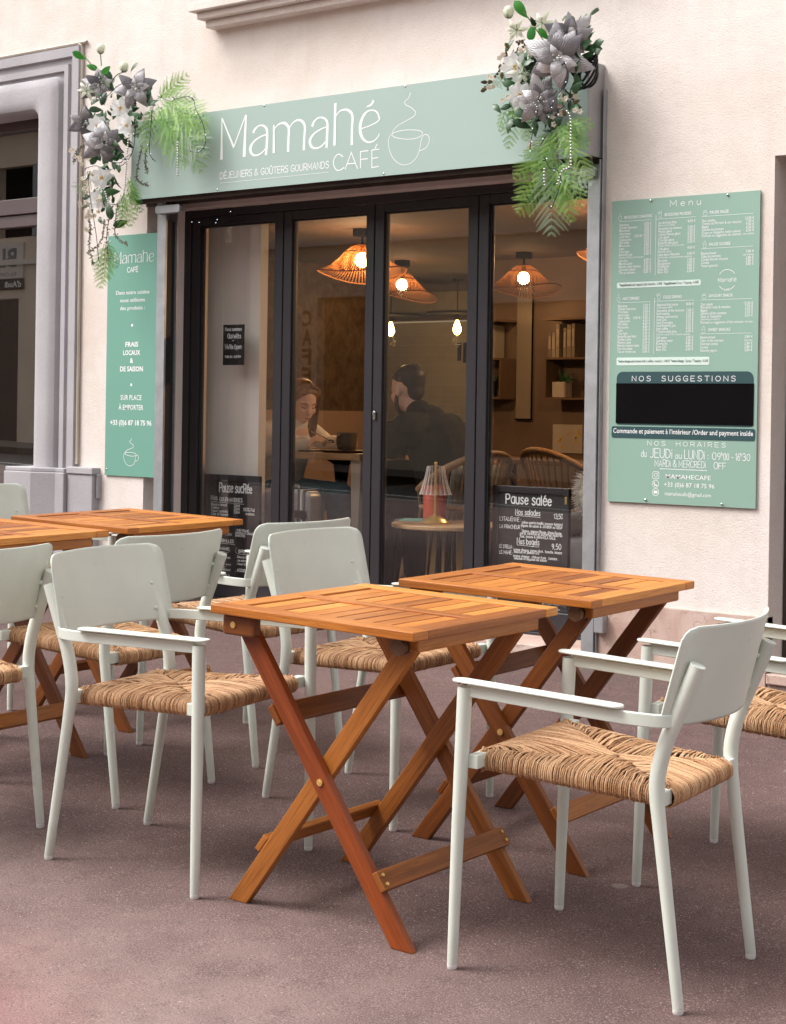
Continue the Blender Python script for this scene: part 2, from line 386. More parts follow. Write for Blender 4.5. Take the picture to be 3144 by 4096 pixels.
M_ = dict(
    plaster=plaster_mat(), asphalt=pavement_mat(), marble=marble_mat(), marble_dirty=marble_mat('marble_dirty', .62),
    reveal=surf('reveal_paint', (.56, .48, .46), .8, .12, 5, .4, 60),
    road=surf('road_asphalt', (.035, .033, .033), .85, .25, 2, .4, 200, fine=.3), paint=surf('road_paint', (.7, .7, .68), .7, .1),
    kerb=surf('kerb_stone', (.3, .27, .25), .8, .2, 3, .3, 120), earth=surf('earth', (.12, .1, .085), .9, .2),
    mauve=surf('mauve_render', (.40, .38, .395), .95, .16, 2.2, .5, 90, fine=.10, spec=.15),
    shopbrown=surf('brown_lacquer', (.078, .050, .050), .4, .1, 4), blackframe=surf('dark_lacquer', (.021, .018, .022), .42, .12, 5),
    doorbrown=surf('dark_brown_door', (.045, .03, .024), .5, .3, 7), gasket=surf('gasket', (.008, .008, .009), .6, .1),
    steel=surf('galvanised_steel', (.42, .43, .445), .42, .16, 14, .12, 60, metal=.65), greysteel=surf('grey_sheet_steel', (.36, .355, .36), .45, .14, 6, .1, 40, metal=.35),
    under=surf('rusty_soffit', (.05, .035, .028), .8, .4, 6, .3, 60), black=surf('matt_black', (.0045, .004, .0042), .95, .2, spec=.05),
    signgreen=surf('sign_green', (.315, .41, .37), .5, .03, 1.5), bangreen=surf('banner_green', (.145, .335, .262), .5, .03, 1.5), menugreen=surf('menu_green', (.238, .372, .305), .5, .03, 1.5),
    white=surf('white_vinyl', (.80, .80, .80), .5, .02), offwhite=surf('pale_vinyl', (.60, .71, .65), .5, .02), teal=surf('dark_teal', (.018, .060, .066), .5, .05), chalk=surf('chalk_marker', (.72, .74, .74), .7, .12, 40),
    ink=surf('dark_ink', (.03, .06, .06), .6, .05), boardblack=surf('chalkboard', (.016, .013, .013), .5, .3, 6),
    chair=surf('sage_white_powder_coat', (.62, .655, .59), .42, .05, 7, .06, 500), chaircap=surf('white_plastic', (.72, .70, .68), .5, .03),
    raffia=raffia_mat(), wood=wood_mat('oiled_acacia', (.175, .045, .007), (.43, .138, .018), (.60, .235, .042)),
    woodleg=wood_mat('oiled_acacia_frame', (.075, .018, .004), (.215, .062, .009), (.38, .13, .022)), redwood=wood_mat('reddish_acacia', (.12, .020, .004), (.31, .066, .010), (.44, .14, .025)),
    brass=surf('brass', (.86, .60, .22), .3, .1, 20, metal=.8), chrome=surf('chrome', (.6, .6, .6), .2, .05, metal=1.0),
    silverleaf=leaf_mat('silver_leaf', (.20, .19, .205), (.66, .645, .66), .46, .15, vein=True), silver=surf('silver_bead', (.50, .49, .47), .28, .05, metal=1.0),
    petal=leaf_mat('white_petal', (.86, .86, .85), (.94, .93, .93), .6), cream=leaf_mat('cream_petal', (.66, .56, .44), (.80, .74, .64), .6), lily=leaf_mat('lily_petal', (.66, .70, .52), (.82, .82, .74), .55), stamen=surf('yellow_stamen', (.72, .47, .08), .6, .2),
    green=leaf_mat('dark_leaf', (.012, .045, .014), (.04, .12, .035), .4), bright=leaf_mat('bright_leaf', (.02, .13, .02), (.05, .24, .04), .4), fern=leaf_mat('fern_green', (.13, .30, .05), (.40, .60, .18), .6), frost=leaf_mat('frosted_fern', (.20, .31, .19), (.42, .52, .40), .6), brownleaf=leaf_mat('bronze_leaf', (.05, .035, .008), (.16, .11, .02), .5),
    twig=surf('twig', (.055, .035, .03), .8, .3, 30), moss=leaf_mat('grey_moss', (.09, .10, .06), (.24, .24, .17), .8), wire=surf('black_wire', (.008, .009, .011), .45, .1), led=emit('led', (.75, .85, 1.0), 2.0), stem=surf('green_stem', (.06, .13, .03), .6, .2),
    glass=glass_mat('window_glass', (.985, .985, .98), gain=1.4), shopglass=glass_mat('shop_window_glass', (.75, .76, .76), gain=4.8), clear=glass_mat('clear_glass', (.97, .97, .97)),
    stone=stone_mat(), room=surf('room_wall', (.18, .125, .095), .8, .16, 2.5, .25, 30), partition=surf('pale_partition', (.86, .79, .73), .8, .06, 3, .3, 50), dado=surf('pink_dado', (.42, .29, .23), .8, .06),
    ceil=surf('ceiling_paint', (.13, .085, .06), .8, .2, 2.2, .3, 20), floor=surf('dark_floor', (.035, .024, .02), .45, .3, 4), tile=surf('white_tile', (.36, .32, .26), .25, .1, 8),
    rattan=surf('rattan', (.22, .12, .05), .6, .3, 40), darkwood=wood_mat('dark_wood', (.035, .015, .007), (.09, .04, .018), (.16, .08, .035)), palewood=wood_mat('pale_wood', (.22, .12, .055), (.40, .25, .13), (.52, .36, .21)),
    skin=surf('skin', (.70, .44, .33), .5, .06, 30), knit=surf('cream_knit', (.84, .80, .74), .9, .08, 12, .9, 160, dist=.01), denim=surf('teal_denim', (.035, .10, .14), .85, .25, 20), puffer=surf('black_puffer', (.010, .009, .009), .85, .25, 14, .4, 26, dist=.012, spec=.15), hairb=surf('light_brown_hair', (.25, .125, .05), .55, .45, 55), hairk=surf('dark_hair', (.022, .015, .012), .5, .5, 70),
    ceramic=surf('dark_stoneware', (.10, .085, .065), .5, .25, 20), suitcase=surf('silver_suitcase', (.30, .30, .305), .38, .08, 8, metal=.6), red=surf('orange_red_glass', (.45, .07, .03), .25, .1), mint=surf('mint_card', (.16, .34, .30), .6, .05),
    fur=surf('white_fur', (.82, .80, .74), .9, .1, 20), greyfab=surf('grey_upholstery', (.23, .22, .215), .9, .1, 14, .5, 200), paper=surf('book_paper', (.42, .34, .26), .8, .25, 9), pot=surf('white_pot', (.55, .48, .42), .5, .05), shade=None)
def shade_mat():
    t = NT('string_shade'); c = t.coord('Object')
    t.set(Base_Color=(.16, .060, .014), Roughness=.7, Transmission_Weight=0.0)
    tl = t.n('ShaderNodeBsdfTranslucent'); tl.inputs[0].default_value = (.42, .13, .02, 1)
    mx = t.n('ShaderNodeMixShader'); mx.inputs[0].default_value = .22
    t.l(t.b.outputs[0], mx.inputs[1]); t.l(tl.outputs[0], mx.inputs[2]); t.l(mx.outputs[0], t.o.inputs[0]); return t.m
def scuff(m):
    t = NT.__new__(NT); t.m = m; t.t = m.node_tree; t.b = t.t.nodes['Principled BSDF']; t.o = t.t.nodes['Material Output']
    src = t.b.inputs['Base Color'].links[0].from_socket; c = t.coord('Object')
    k = t.math('MULTIPLY', t.ramp(t.noise(c, 38, 6, .75), [(.66, 0), (.70, .8)]), t.ramp(t.noise(c, 5, 3), [(.5, 0), (.62, 1)]))
    col = t.mix(k, src, (.36, .35, .32)); sx = t.n('ShaderNodeSeparateXYZ'); t.l(c, sx.inputs[0])
    d = t.n('ShaderNodeMapRange'); d.inputs[1].default_value = .16; d.inputs[2].default_value = .0; t.l(t.math('ADD', sx.outputs[2], t.math('MULTIPLY', t.noise(c, 18, 4), .1)), d.inputs[0])
    t.set(Base_Color=t.mix(t.math('MULTIPLY', d.outputs[0], .35), col, (.33, .27, .24)), Roughness=t.ramp(t.noise(c, 12, 4), [(.3, .34), (.7, .55)]))
scuff(M_['chair'])
M_['shade'] = shade_mat()
def thin(m, col, k):
    t = m.node_tree; b = t.nodes['Principled BSDF']; o = t.nodes['Material Output']
    tl = t.nodes.new('ShaderNodeBsdfTranslucent'); tl.inputs[0].default_value = (*col, 1); mx = t.nodes.new('ShaderNodeMixShader'); mx.inputs[0].default_value = k
    t.links.new(b.outputs[0], mx.inputs[1]); t.links.new(tl.outputs[0], mx.inputs[2]); t.links.new(mx.outputs[0], o.inputs[0])
for k_, c_, f_ in (('petal', (.95, .95, .94), .45), ('cream', (.85, .78, .66), .3), ('lily', (.88, .9, .75), .35), ('fern', (.30, .55, .10), .3), ('frost', (.5, .62, .4), .25), ('bright', (.06, .35, .04), .3)): thin(M_[k_], c_, f_)
M_['bulb'] = emit('warm_bulb', (1.0, .66, .32), 14.0); M_['strip'] = emit('warm_strip', (1.0, .72, .42), .12)
M_['filament'] = emit('amber_bulb', (1.0, .55, .14), 14.0)

# ------------------------------------------------------------ lettering helpers
def _fontmesh(txt, off=0.0):
    cu = bpy.data.curves.new('t', 'FONT'); cu.body = txt; cu.resolution_u = 2; cu.offset = off; cu.fill_mode = 'FRONT'
    o = bpy.data.objects.new('t', cu)
    me = bpy.data.meshes.new_from_object(o)
    vs = [(v.co.x, v.co.y) for v in me.vertices]; fs = [tuple(p.vertices) for p in me.polygons]
    bpy.data.objects.remove(o); bpy.data.curves.remove(cu); bpy.data.meshes.remove(me)
    return vs, fs
_cap = None
def text(mb, txt, x, z, cap, y, width=None, align='L', bold=0.0, cond=1.0):
    """flat lettering in the built-in typeface: baseline z, cap height cap, facing -y"""
    global _cap
    if _cap is None: _cap = max(p[1] for p in _fontmesh('H')[0])
    vs, fs = _fontmesh(txt, bold)
    if not vs: return
    x0 = min(p[0] for p in vs); x1 = max(p[0] for p in vs); k = cap / _cap
    kx = width / (x1 - x0) if width else k * cond
    w = (x1 - x0) * kx
    ox = x - (0 if align == 'L' else w if align == 'R' else w / 2)
    mb.add([(ox + (p[0] - x0) * kx, y, z + p[1] * k) for p in vs], fs)
_G = {}
def _defglyphs():
    raw = """A|8|0,0 3.5,10 7,0;1.2,3.5 5.8,3.5
B|7|0,0 0,10;~0,10 4,10 5.5,8.8 5.5,6.5 4,5.3 0,5.3;~0,5.3 4.5,5.3 6.2,4 6.2,1.5 4.5,0 0,0
C|8|~7,8.5 5.5,9.8 3.5,10 1.2,8.5 0,5 1.2,1.5 3.5,0 5.5,.2 7,1.5
D|8|0,0 0,10;~0,10 3,10 5.8,8.5 7,5 5.8,1.5 3,0 0,0
E|7|6,10 0,10 0,0 6,0;0,5.2 5,5.2
F|6.6|6,10 0,10 0,0;0,5.2 5,5.2
G|8|~7,8.5 5.5,9.8 3.5,10 1.2,8.5 0,5 1.2,1.5 3.5,0 5.8,.4 7,2 7,4.6;7,4.6 4,4.6
H|7.6|0,0 0,10;6.5,0 6.5,10;0,5.2 6.5,5.2
I|1.6|0,0 0,10
J|5.2|~4,10 4,3 3.3,.8 1.5,0 0,.8
K|7|0,0 0,10;6,10 0,4;2,5.8 6.3,0
L|6.2|0,10 0,0 5.5,0
M|9.2|0,0 0,10 4,3 8,10 8,0
N|7.7|0,0 0,10 6.5,0 6.5,10
O|8.6|~3.7,10 1.2,8.6 0,5 1.2,1.4 3.7,0 6.2,1.4 7.4,5 6.2,8.6 3.7,10
P|7|0,0 0,10;~0,10 4,10 6,8.8 6,6 4,4.7 0,4.7
Q|8.6|~3.7,10 1.2,8.6 0,5 1.2,1.4 3.7,0 6.2,1.4 7.4,5 6.2,8.6 3.7,10;5,2.5 7.6,-.6
R|7.2|0,0 0,10;~0,10 4,10 6,8.8 6,6 4,4.7 0,4.7;3,4.7 6.3,0
S|7|~5.8,8.7 4.5,9.8 2.8,10 .8,9 .5,7 2,5.7 4.3,4.8 6,3.2 5.5,1 3.5,0 1.5,.2 0,1.5
T|7.6|0,10 7,10;3.5,10 3.5,0
U|7.7|~0,10 0,3.5 1,.8 3.3,0 5.6,.8 6.6,3.5 6.6,10
V|7.6|0,10 3.5,0 7,10
W|11|0,10 2.5,0 5,9 7.5,0 10,10
X|7|0,0 6,10;0,10 6,0
Y|7|0,10 3,5 6,10;3,5 3,0
Z|7|0,10 6,10 0,0 6,0
a|6.2|~5,6 3,6.6 .8,5.5 0,3.3 .8,.8 2.8,0 4.6,1.2 5,3;5,6.4 5,0
b|6.2|0,10 0,0;~0,4.5 1.5,6.4 3.8,6.4 5.2,4.8 5.2,1.8 3.8,.1 1.5,.1 0,1.8
c|5.8|~4.8,5.6 3.2,6.5 1,5.6 0,3.3 1,.8 3.2,0 4.8,.9
d|6.2|5,10 5,0;~5,4.8 3.6,6.5 1.3,6.2 0,3.3 1.3,.3 3.6,.1 5,1.8
e|5.9|~0,3.5 4.8,3.8 4.4,5.8 2.6,6.5 .8,5.6 0,3.3 .8,.8 2.8,0 4.7,1
f|4.2|~3.5,9.6 2.2,10 1.3,8.6 1.3,0;0,6.2 3.2,6.2
g|6.2|~5,5 3.6,6.5 1.3,6.2 0,3.5 1.3,.8 3.6,.8 5,2.4;~5,6.4 5,-1.5 3.5,-3.2 1,-3
h|5.9|0,10 0,0;~0,4 1.5,6.2 3.5,6.4 4.8,4.8 4.8,0
i|1.6|0,6.4 0,0;0,8.6 0,9.2
j|2.4|~1,6.4 1,-2 -.5,-3;1,8.6 1,9.2
k|5.4|0,10 0,0;4.3,6.4 0,2.6;1.5,4 4.6,0
l|1.6|0,10 0,0
m|8.4|0,6.4 0,0;~0,4.3 1.2,6.2 2.6,6.3 3.6,5 3.6,0;~3.6,4.3 4.8,6.2 6.2,6.3 7.2,5 7.2,0
n|5.8|0,6.4 0,0;~0,4 1.5,6.2 3.3,6.4 4.6,4.8 4.6,0
o|6.2|~2.6,6.5 .8,5.6 0,3.25 .8,.9 2.6,0 4.4,.9 5.2,3.25 4.4,5.6 2.6,6.5
p|6.2|0,6.4 0,-3.2;~0,4.5 1.5,6.4 3.8,6.4 5.2,4.8 5.2,1.8 3.8,.1 1.5,.1 0,1.8
q|6.2|5,6.4 5,-3.2;~5,4.8 3.6,6.5 1.3,6.2 0,3.3 1.3,.3 3.6,.1 5,1.8
r|4|0,6.4 0,0;~0,4 1.2,6 3,6.3
s|5.2|~4,5.6 2.4,6.5 .6,5.6 .8,4 3.2,2.8 4.2,1.4 3,.1 1.4,0 0,.9
t|4.4|~1.3,9 1.3,1.5 2.2,0 3.4,.3;0,6.3 3.2,6.3
u|5.8|~0,6.4 0,1.8 1.2,.1 3,.1 4.6,2;4.6,6.4 4.6,0
v|5.8|0,6.4 2.4,0 4.8,6.4
w|8|0,6.4 1.8,0 3.6,6 5.4,0 7.2,6.4
x|5.4|0,0 4.4,6.4;0,6.4 4.4,0
y|5.8|0,6.4 2.5,0;5,6.4 1.5,-3.2
z|5.4|0,6.4 4.4,6.4 0,0 4.6,0
0|7|~3,10 1,8.6 0,5 1,1.4 3,0 5,1.4 6,5 5,8.6 3,10
1|4|0,7.5 2.4,10 2.4,0
2|6.6|~0,7.8 1,9.6 3,10 5,9 5.2,7 3,3.6 0,0;0,0 5.8,0
3|6.6|~.2,9 2.5,10 5,8.8 4.8,6.4 2.4,5.4;~2.4,5.4 5.2,4.4 5.5,1.6 3,0 0,1
4|6.8|4.4,0 4.4,10 0,3 6,3
5|6.6|5,10 .8,10 .4,5.6;~.4,5.6 3,6.2 5.4,4.4 5.2,1.6 3,0 0,.8
6|6.8|~5,9.4 2.6,9 .6,5.6 .2,2.4 2,.1 4.6,.4 5.6,2.8 4.4,5.2 2,5.2 .5,3.4
7|6.4|0,10 5.6,10 1.8,0
8|6.8|~2.9,5.4 .6,7 .8,9.2 2.9,10 5,9.2 5.2,7 2.9,5.4 .3,3.6 .3,1.2 2.9,0 5.5,1.2 5.5,3.6 2.9,5.4
9|6.8|~5.2,6.6 3.6,4.8 1.2,5 .1,7.2 1.2,9.6 3.6,9.9 5.3,7.6 5,3.6 2.4,0
.|2|.2,0 .2,.5
,|2|.5,.6 0,-1.4
:|2|.2,1 .2,1.6;.2,5 .2,5.6
'|2|.4,10 .2,7.8
-|5|.5,3.8 4,3.8
/|5|0,-.5 4,10.4
+|7|0,4.5 6,4.5;3,1.5 3,7.5
(|3.4|~2.4,11 .4,8 .2,3 2.4,-1
)|3.4|~0,11 2,8 2.2,3 0,-1
&|8.6|~7.4,0 2.4,6.4 1.8,8.6 3.2,10 4.6,8.8 4,6.8 .8,4 .2,1.8 2.2,0 4.6,.6 7.2,4.4
@|10|~6.5,6 4.5,6.8 3,5 3.4,3.2 5.4,3.2 6.6,6 6.6,3.4 8.2,3.4 9,6 7.6,9 4.6,10 1.2,8.4 0,5 1.2,1.4 4.6,0 7,.8
%|9|1,0 7,10;~1.5,9.6 .2,8.4 1.5,7 2.8,8.4 1.5,9.6;~6.6,3 5.3,1.7 6.6,.3 7.9,1.7 6.6,3
*|4|~1.5,3.6 .6,4.4 1.5,5.3 2.4,4.4 1.5,3.6
=|8|~6.4,8.4 4.4,9.8 2.2,8.4 1.4,5 2.2,1.6 4.4,.2 6.4,1.4;0,5.9 5,5.9;0,4.1 4.6,4.1"""
    for ln in raw.split('\n'):
        ch, adv, body = ln[0], ln[2:].split('|')[0], ln[2:].split('|', 1)[1]
        st = []
        for part in body.split(';'):
            sm = part.startswith('~'); P = [tuple(float(q) for q in pp.split(',')) for pp in part.lstrip('~').split()]
            st.append(crom(P, 4) if sm else P)
        _G[ch] = (float(adv), st)
_defglyphs()
_ACC = {'\u0301': [(0, 0), (1.6, 1.9)], '\u0300': [(1.6, 0), (0, 1.9)], '\u0302': [(-.5, 0), (.8, 1.6), (2.1, 0)], '\u0308': [(0, .6), (.1, 1)]}
def strokes(mb, txt, x, z, cap, w, y, width=None, align='L', jit=0.0, gap=1.0, slant=0.0):
    """single stroke lettering, used for thin signwriting and for handwriting"""
    rng = random.Random(txt + str(round(z, 3))); pen = 0; L = []
    for ch in unicodedata.normalize('NFD', txt.replace('€', '=')):
        if ch == ' ': pen += 4.2 * gap; continue
        if ch in _ACC:
            hx = last[0] + last[1] * .32; hz = 11.2 if last[2] else 7.9
            L.append([(hx + p[0], hz + p[1]) for p in _ACC[ch]]); continue
        if ch not in _G: continue
        adv, st = _G[ch]; k = 1 + rng.uniform(-jit, jit) * 1.4; dz = rng.uniform(-jit, jit) * 3; sl = slant + rng.uniform(-jit, jit) * .5
        last = (pen, adv, ch.isupper())
        for s_ in st: L.append([(pen + p[0] * k + p[1] * sl, dz + p[1] * k) for p in s_])
        pen += adv + 1.2 * gap
    if not L: return
    x0 = min(p[0] for s_ in L for p in s_); x1 = max(p[0] for s_ in L for p in s_)
    k = cap / 10; kx = width / max(x1 - x0, .1) if width else k
    tot = (x1 - x0) * kx; ox = x - (0 if align == 'L' else tot if align == 'R' else tot / 2)
    for i, s_ in enumerate(L):
        mb.ribbon([(ox + (p[0] - x0) * kx, z + p[1] * k) for p in s_], w, y - .00004 * (i % 9))
def disc(mb, x, z, rad, y, n=16):
    mb.add([(x + rad * math.cos(-2 * math.pi * k / n), y, z + rad * math.sin(-2 * math.pi * k / n)) for k in range(n)], [tuple(reversed(range(n)))])
def ring(mb, x, z, rad, w, y, a0=0, a1=360, n=28):
    mb.ribbon([(x + rad * math.cos(R(a0 + (a1 - a0) * k / n)), z + rad * math.sin(R(a0 + (a1 - a0) * k / n))) for k in range(n + 1)], w, y, cap=False)
def rrect(x0, x1, z0, z1, r, rb=None, n=5):
    rb = r if rb is None else rb; P = []
    for cx, cz, a, rr in ((x1, z1, 0, r), (x0, z1, 90, r), (x0, z0, 180, rb), (x1, z0, 270, rb)):
        sx = -1 if cx == x1 else 1; szn = -1 if cz == z1 else 1
        for k in range(n + 1):
            t = R(a + 90 * k / n); P.append((cx + sx * rr + rr * math.cos(t), cz + szn * rr + rr * math.sin(t)))
    return P
# ------------------------------------------------------------ measured lettering strokes, board layout and garland layout (metres)
LOGO_S=[[(-1.009,2.601,0.0143),(-0.998,2.615,0.0114),(-0.973,2.629,0.0072),(-0.944,2.628,0.0095),(-0.922,2.614,0.0133),(-0.913,2.589,0.0143),(-0.915,2.529,0.0161),(-0.919,2.482,0.0161)],[(-0.913,2.58,0.0054),(-0.956,2.573,0.0076),(-1.005,2.552,0.0095),(-1.029,2.521,0.0171),(-1.02,2.492,0.0143),(-0.992,2.479,0.0095),(-0.954,2.487,0.0076),(-0.918,2.512,0.0054)],[(-0.606,2.597,0.0143),(-0.595,2.616,0.0108),(-0.569,2.631,0.0072),(-0.538,2.629,0.009),(-0.517,2.616,0.0118),(-0.507,2.591,0.0134),(-0.509,2.529,0.0151),(-0.511,2.483,0.0151)],[(-0.507,2.582,0.005),(-0.547,2.574,0.0067),(-0.594,2.555,0.009),(-0.621,2.525,0.0151),(-0.613,2.495,0.0143),(-0.584,2.481,0.0084),(-0.546,2.488,0.0072),(-0.51,2.516,0.005)],[(-0.866,2.597,0.0054),(-0.842,2.621,0.0072),(-0.81,2.628,0.0108),(-0.786,2.622,0.0152),(-0.766,2.598,0.0143),(-0.766,2.54,0.0143),(-0.767,2.485,0.0161)],[(-0.766,2.594,0.0054),(-0.737,2.623,0.0072),(-0.703,2.633,0.0108),(-0.674,2.623,0.0143),(-0.657,2.596,0.0134),(-0.659,2.543,0.0134),(-0.661,2.484,0.0151)],[(-0.459,2.618,0.0054),(-0.433,2.648,0.0067),(-0.395,2.655,0.0101),(-0.365,2.644,0.0134),(-0.346,2.617,0.0134),(-0.348,2.55,0.0134),(-0.348,2.483,0.0151)],[(-0.285,2.552,0.005),(-0.236,2.561,0.005),(-0.183,2.579,0.0059),(-0.179,2.6,0.0084),(-0.194,2.624,0.0084),(-0.218,2.634,0.0067),(-0.248,2.633,0.0084),(-0.274,2.616,0.0134),(-0.293,2.579,0.0168),(-0.295,2.539,0.0168),(-0.278,2.503,0.0134),(-0.245,2.482,0.0084),(-0.209,2.485,0.0067),(-0.183,2.503,0.0059),(-0.176,2.517,0.005)],[(-0.216,2.677,0.0134),(-0.229,2.662,0.0118),(-0.257,2.655,0.0034)]]
LOGO_L=[[(-1.236,2.695,0.0057),(-1.235,2.477,0.0202)],[(-1.234,2.692,0.0076),(-1.147,2.534,0.0133)],[(-1.15,2.531,0.0076),(-1.066,2.692,0.0076)],[(-1.063,2.694,0.0114),(-1.072,2.478,0.0209)],[(-0.867,2.624,0.0095),(-0.865,2.481,0.0161)],[(-0.457,2.694,0.0151),(-0.459,2.483,0.0151)]]
CAFE_S=[[(-0.404,2.425,0.0101),(-0.429,2.439,0.0101),(-0.449,2.433,0.0108),(-0.464,2.409,0.0108),(-0.458,2.379,0.0101),(-0.438,2.36,0.0101),(-0.412,2.363,0.0101),(-0.397,2.371,0.0101)]]
CAFE_L=[[(-0.388,2.362,0.0101),(-0.35,2.441,0.0101),(-0.309,2.36,0.0101)],[(-0.375,2.387,0.0101),(-0.322,2.386,0.0101)],[(-0.29,2.361,0.0101),(-0.291,2.44,0.0101),(-0.244,2.441,0.0101)],[(-0.291,2.402,0.0101),(-0.247,2.402,0.0094)],[(-0.176,2.442,0.0101),(-0.22,2.441,0.0101),(-0.218,2.357,0.0094),(-0.176,2.359,0.0101)],[(-0.219,2.401,0.0101),(-0.181,2.402,0.0101)],[(-0.188,2.467,0.0101),(-0.2,2.449,0.0101)]]
CUP_S=[[(0.013,2.694,0.005),(-0.0,2.67,0.0047),(-0.022,2.655,0.005),(-0.014,2.64,0.0047),(0.02,2.622,0.005),(0.045,2.598,0.0047),(0.033,2.58,0.0047),(-0.01,2.564,0.0047),(-0.06,2.546,0.005),(-0.088,2.524,0.0047),(-0.095,2.502,0.0047),(-0.066,2.487,0.005),(-0.001,2.475,0.0047),(0.056,2.476,0.0047),(0.088,2.49,0.0047),(0.08,2.505,0.0047),(0.041,2.515,0.0047),(-0.023,2.52,0.0047),(-0.074,2.516,0.005),(-0.098,2.507,0.0047),(-0.115,2.492,0.0047),(-0.118,2.466,0.005),(-0.108,2.426,0.0047),(-0.086,2.39,0.005),(-0.049,2.362,0.0047),(-0.013,2.354,0.0047),(0.023,2.361,0.0047),(0.054,2.384,0.0047),(0.073,2.422,0.0047),(0.08,2.46,0.005),(0.091,2.482,0.0047),(0.109,2.488,0.005),(0.127,2.475,0.0047),(0.128,2.451,0.005),(0.113,2.427,0.005),(0.093,2.418,0.0047),(0.074,2.414,0.0047)]]
MA={'h1a':(0.038,1.213),'h1b':(0.038,1.002),'h1p':(0.2,1.209),'c1a':(0.233,1.211),'c1b':(0.232,0.997),'c1p':(0.413,1.206),'s1a':(0.445,1.208),'s1b':(0.443,1.143),'s1p':(0.688,1.206),'w1a':(0.443,1.069),'w1b':(0.443,1.016),'w1p':(0.689,1.067),'h2a':(0.037,0.856),'h2b':(0.037,0.655),'h2p':(0.2,0.855),'c2a':(0.232,0.856),'c2b':(0.232,0.662),'c2p':(0.412,0.854),'s2a':(0.445,0.852),'s2b':(0.445,0.775),'s2p':(0.689,0.852),'w2a':(0.445,0.712),'w2b':(0.445,0.656),'w2p':(0.689,0.708),'H1':(0.063,1.244),'H1e':(0.201,1.245),'H2':(0.264,1.244),'H2e':(0.392,1.244),'H3':(0.481,1.241),'H3e':(0.57,1.24),'H4':(0.481,1.105),'H4e':(0.58,1.104),'H5':(0.061,0.887),'H5e':(0.144,0.886),'H6':(0.263,0.888),'H6e':(0.353,0.886),'H7':(0.482,0.887),'H7e':(0.595,0.885),'H8':(0.482,0.743),'H8e':(0.586,0.742),'u1':(0.037,1.233),'u1e':(0.201,1.233),'u2':(0.221,1.234),'u2e':(0.413,1.232),'u3':(0.442,1.233),'u3e':(0.683,1.23),'u4':(0.442,1.095),'u4e':(0.683,1.094),'v1':(0.221,1.252),'v1e':(0.221,0.99),'v2':(0.22,0.891),'v2e':(0.22,0.65),'b1':(0.03,0.935),'b1e':(0.443,0.967),'b2':(0.034,0.6),'b2e':(0.49,0.634),'sg0':(0.036,0.516),'sg1':(0.697,0.572),'bl0':(0.036,0.348),'bl1':(0.697,0.517),'sgb':(0.7,0.339),'bar0':(0.014,0.287),'bar1':(0.708,0.328),'menu0':(0.29,1.284),'menu1':(0.445,1.281),'nos0':(0.115,0.531),'nos1':(0.614,0.532),'com0':(0.024,0.296),'com1':(0.7,0.301),'hor0':(0.196,0.252),'hor1':(0.572,0.253),'je0':(0.166,0.204),'je1':(0.656,0.199),'ma0':(0.234,0.164),'ma1':(0.555,0.162),'ic1':(0.24,0.123),'ic2':(0.239,0.086),'ic3':(0.24,0.05),'m1':(0.289,0.111),'m1e':(0.505,0.115),'m2':(0.281,0.076),'m2e':(0.523,0.08),'m3':(0.286,0.038),'m3e':(0.507,0.043),'lc':(0.567,0.958),'lc_r':(0.608,0.957),'screws':(0.195,1.316),'sc2':(0.565,1.315),'sc3':(0.191,0.014),'sc4':(0.56,0.012)}
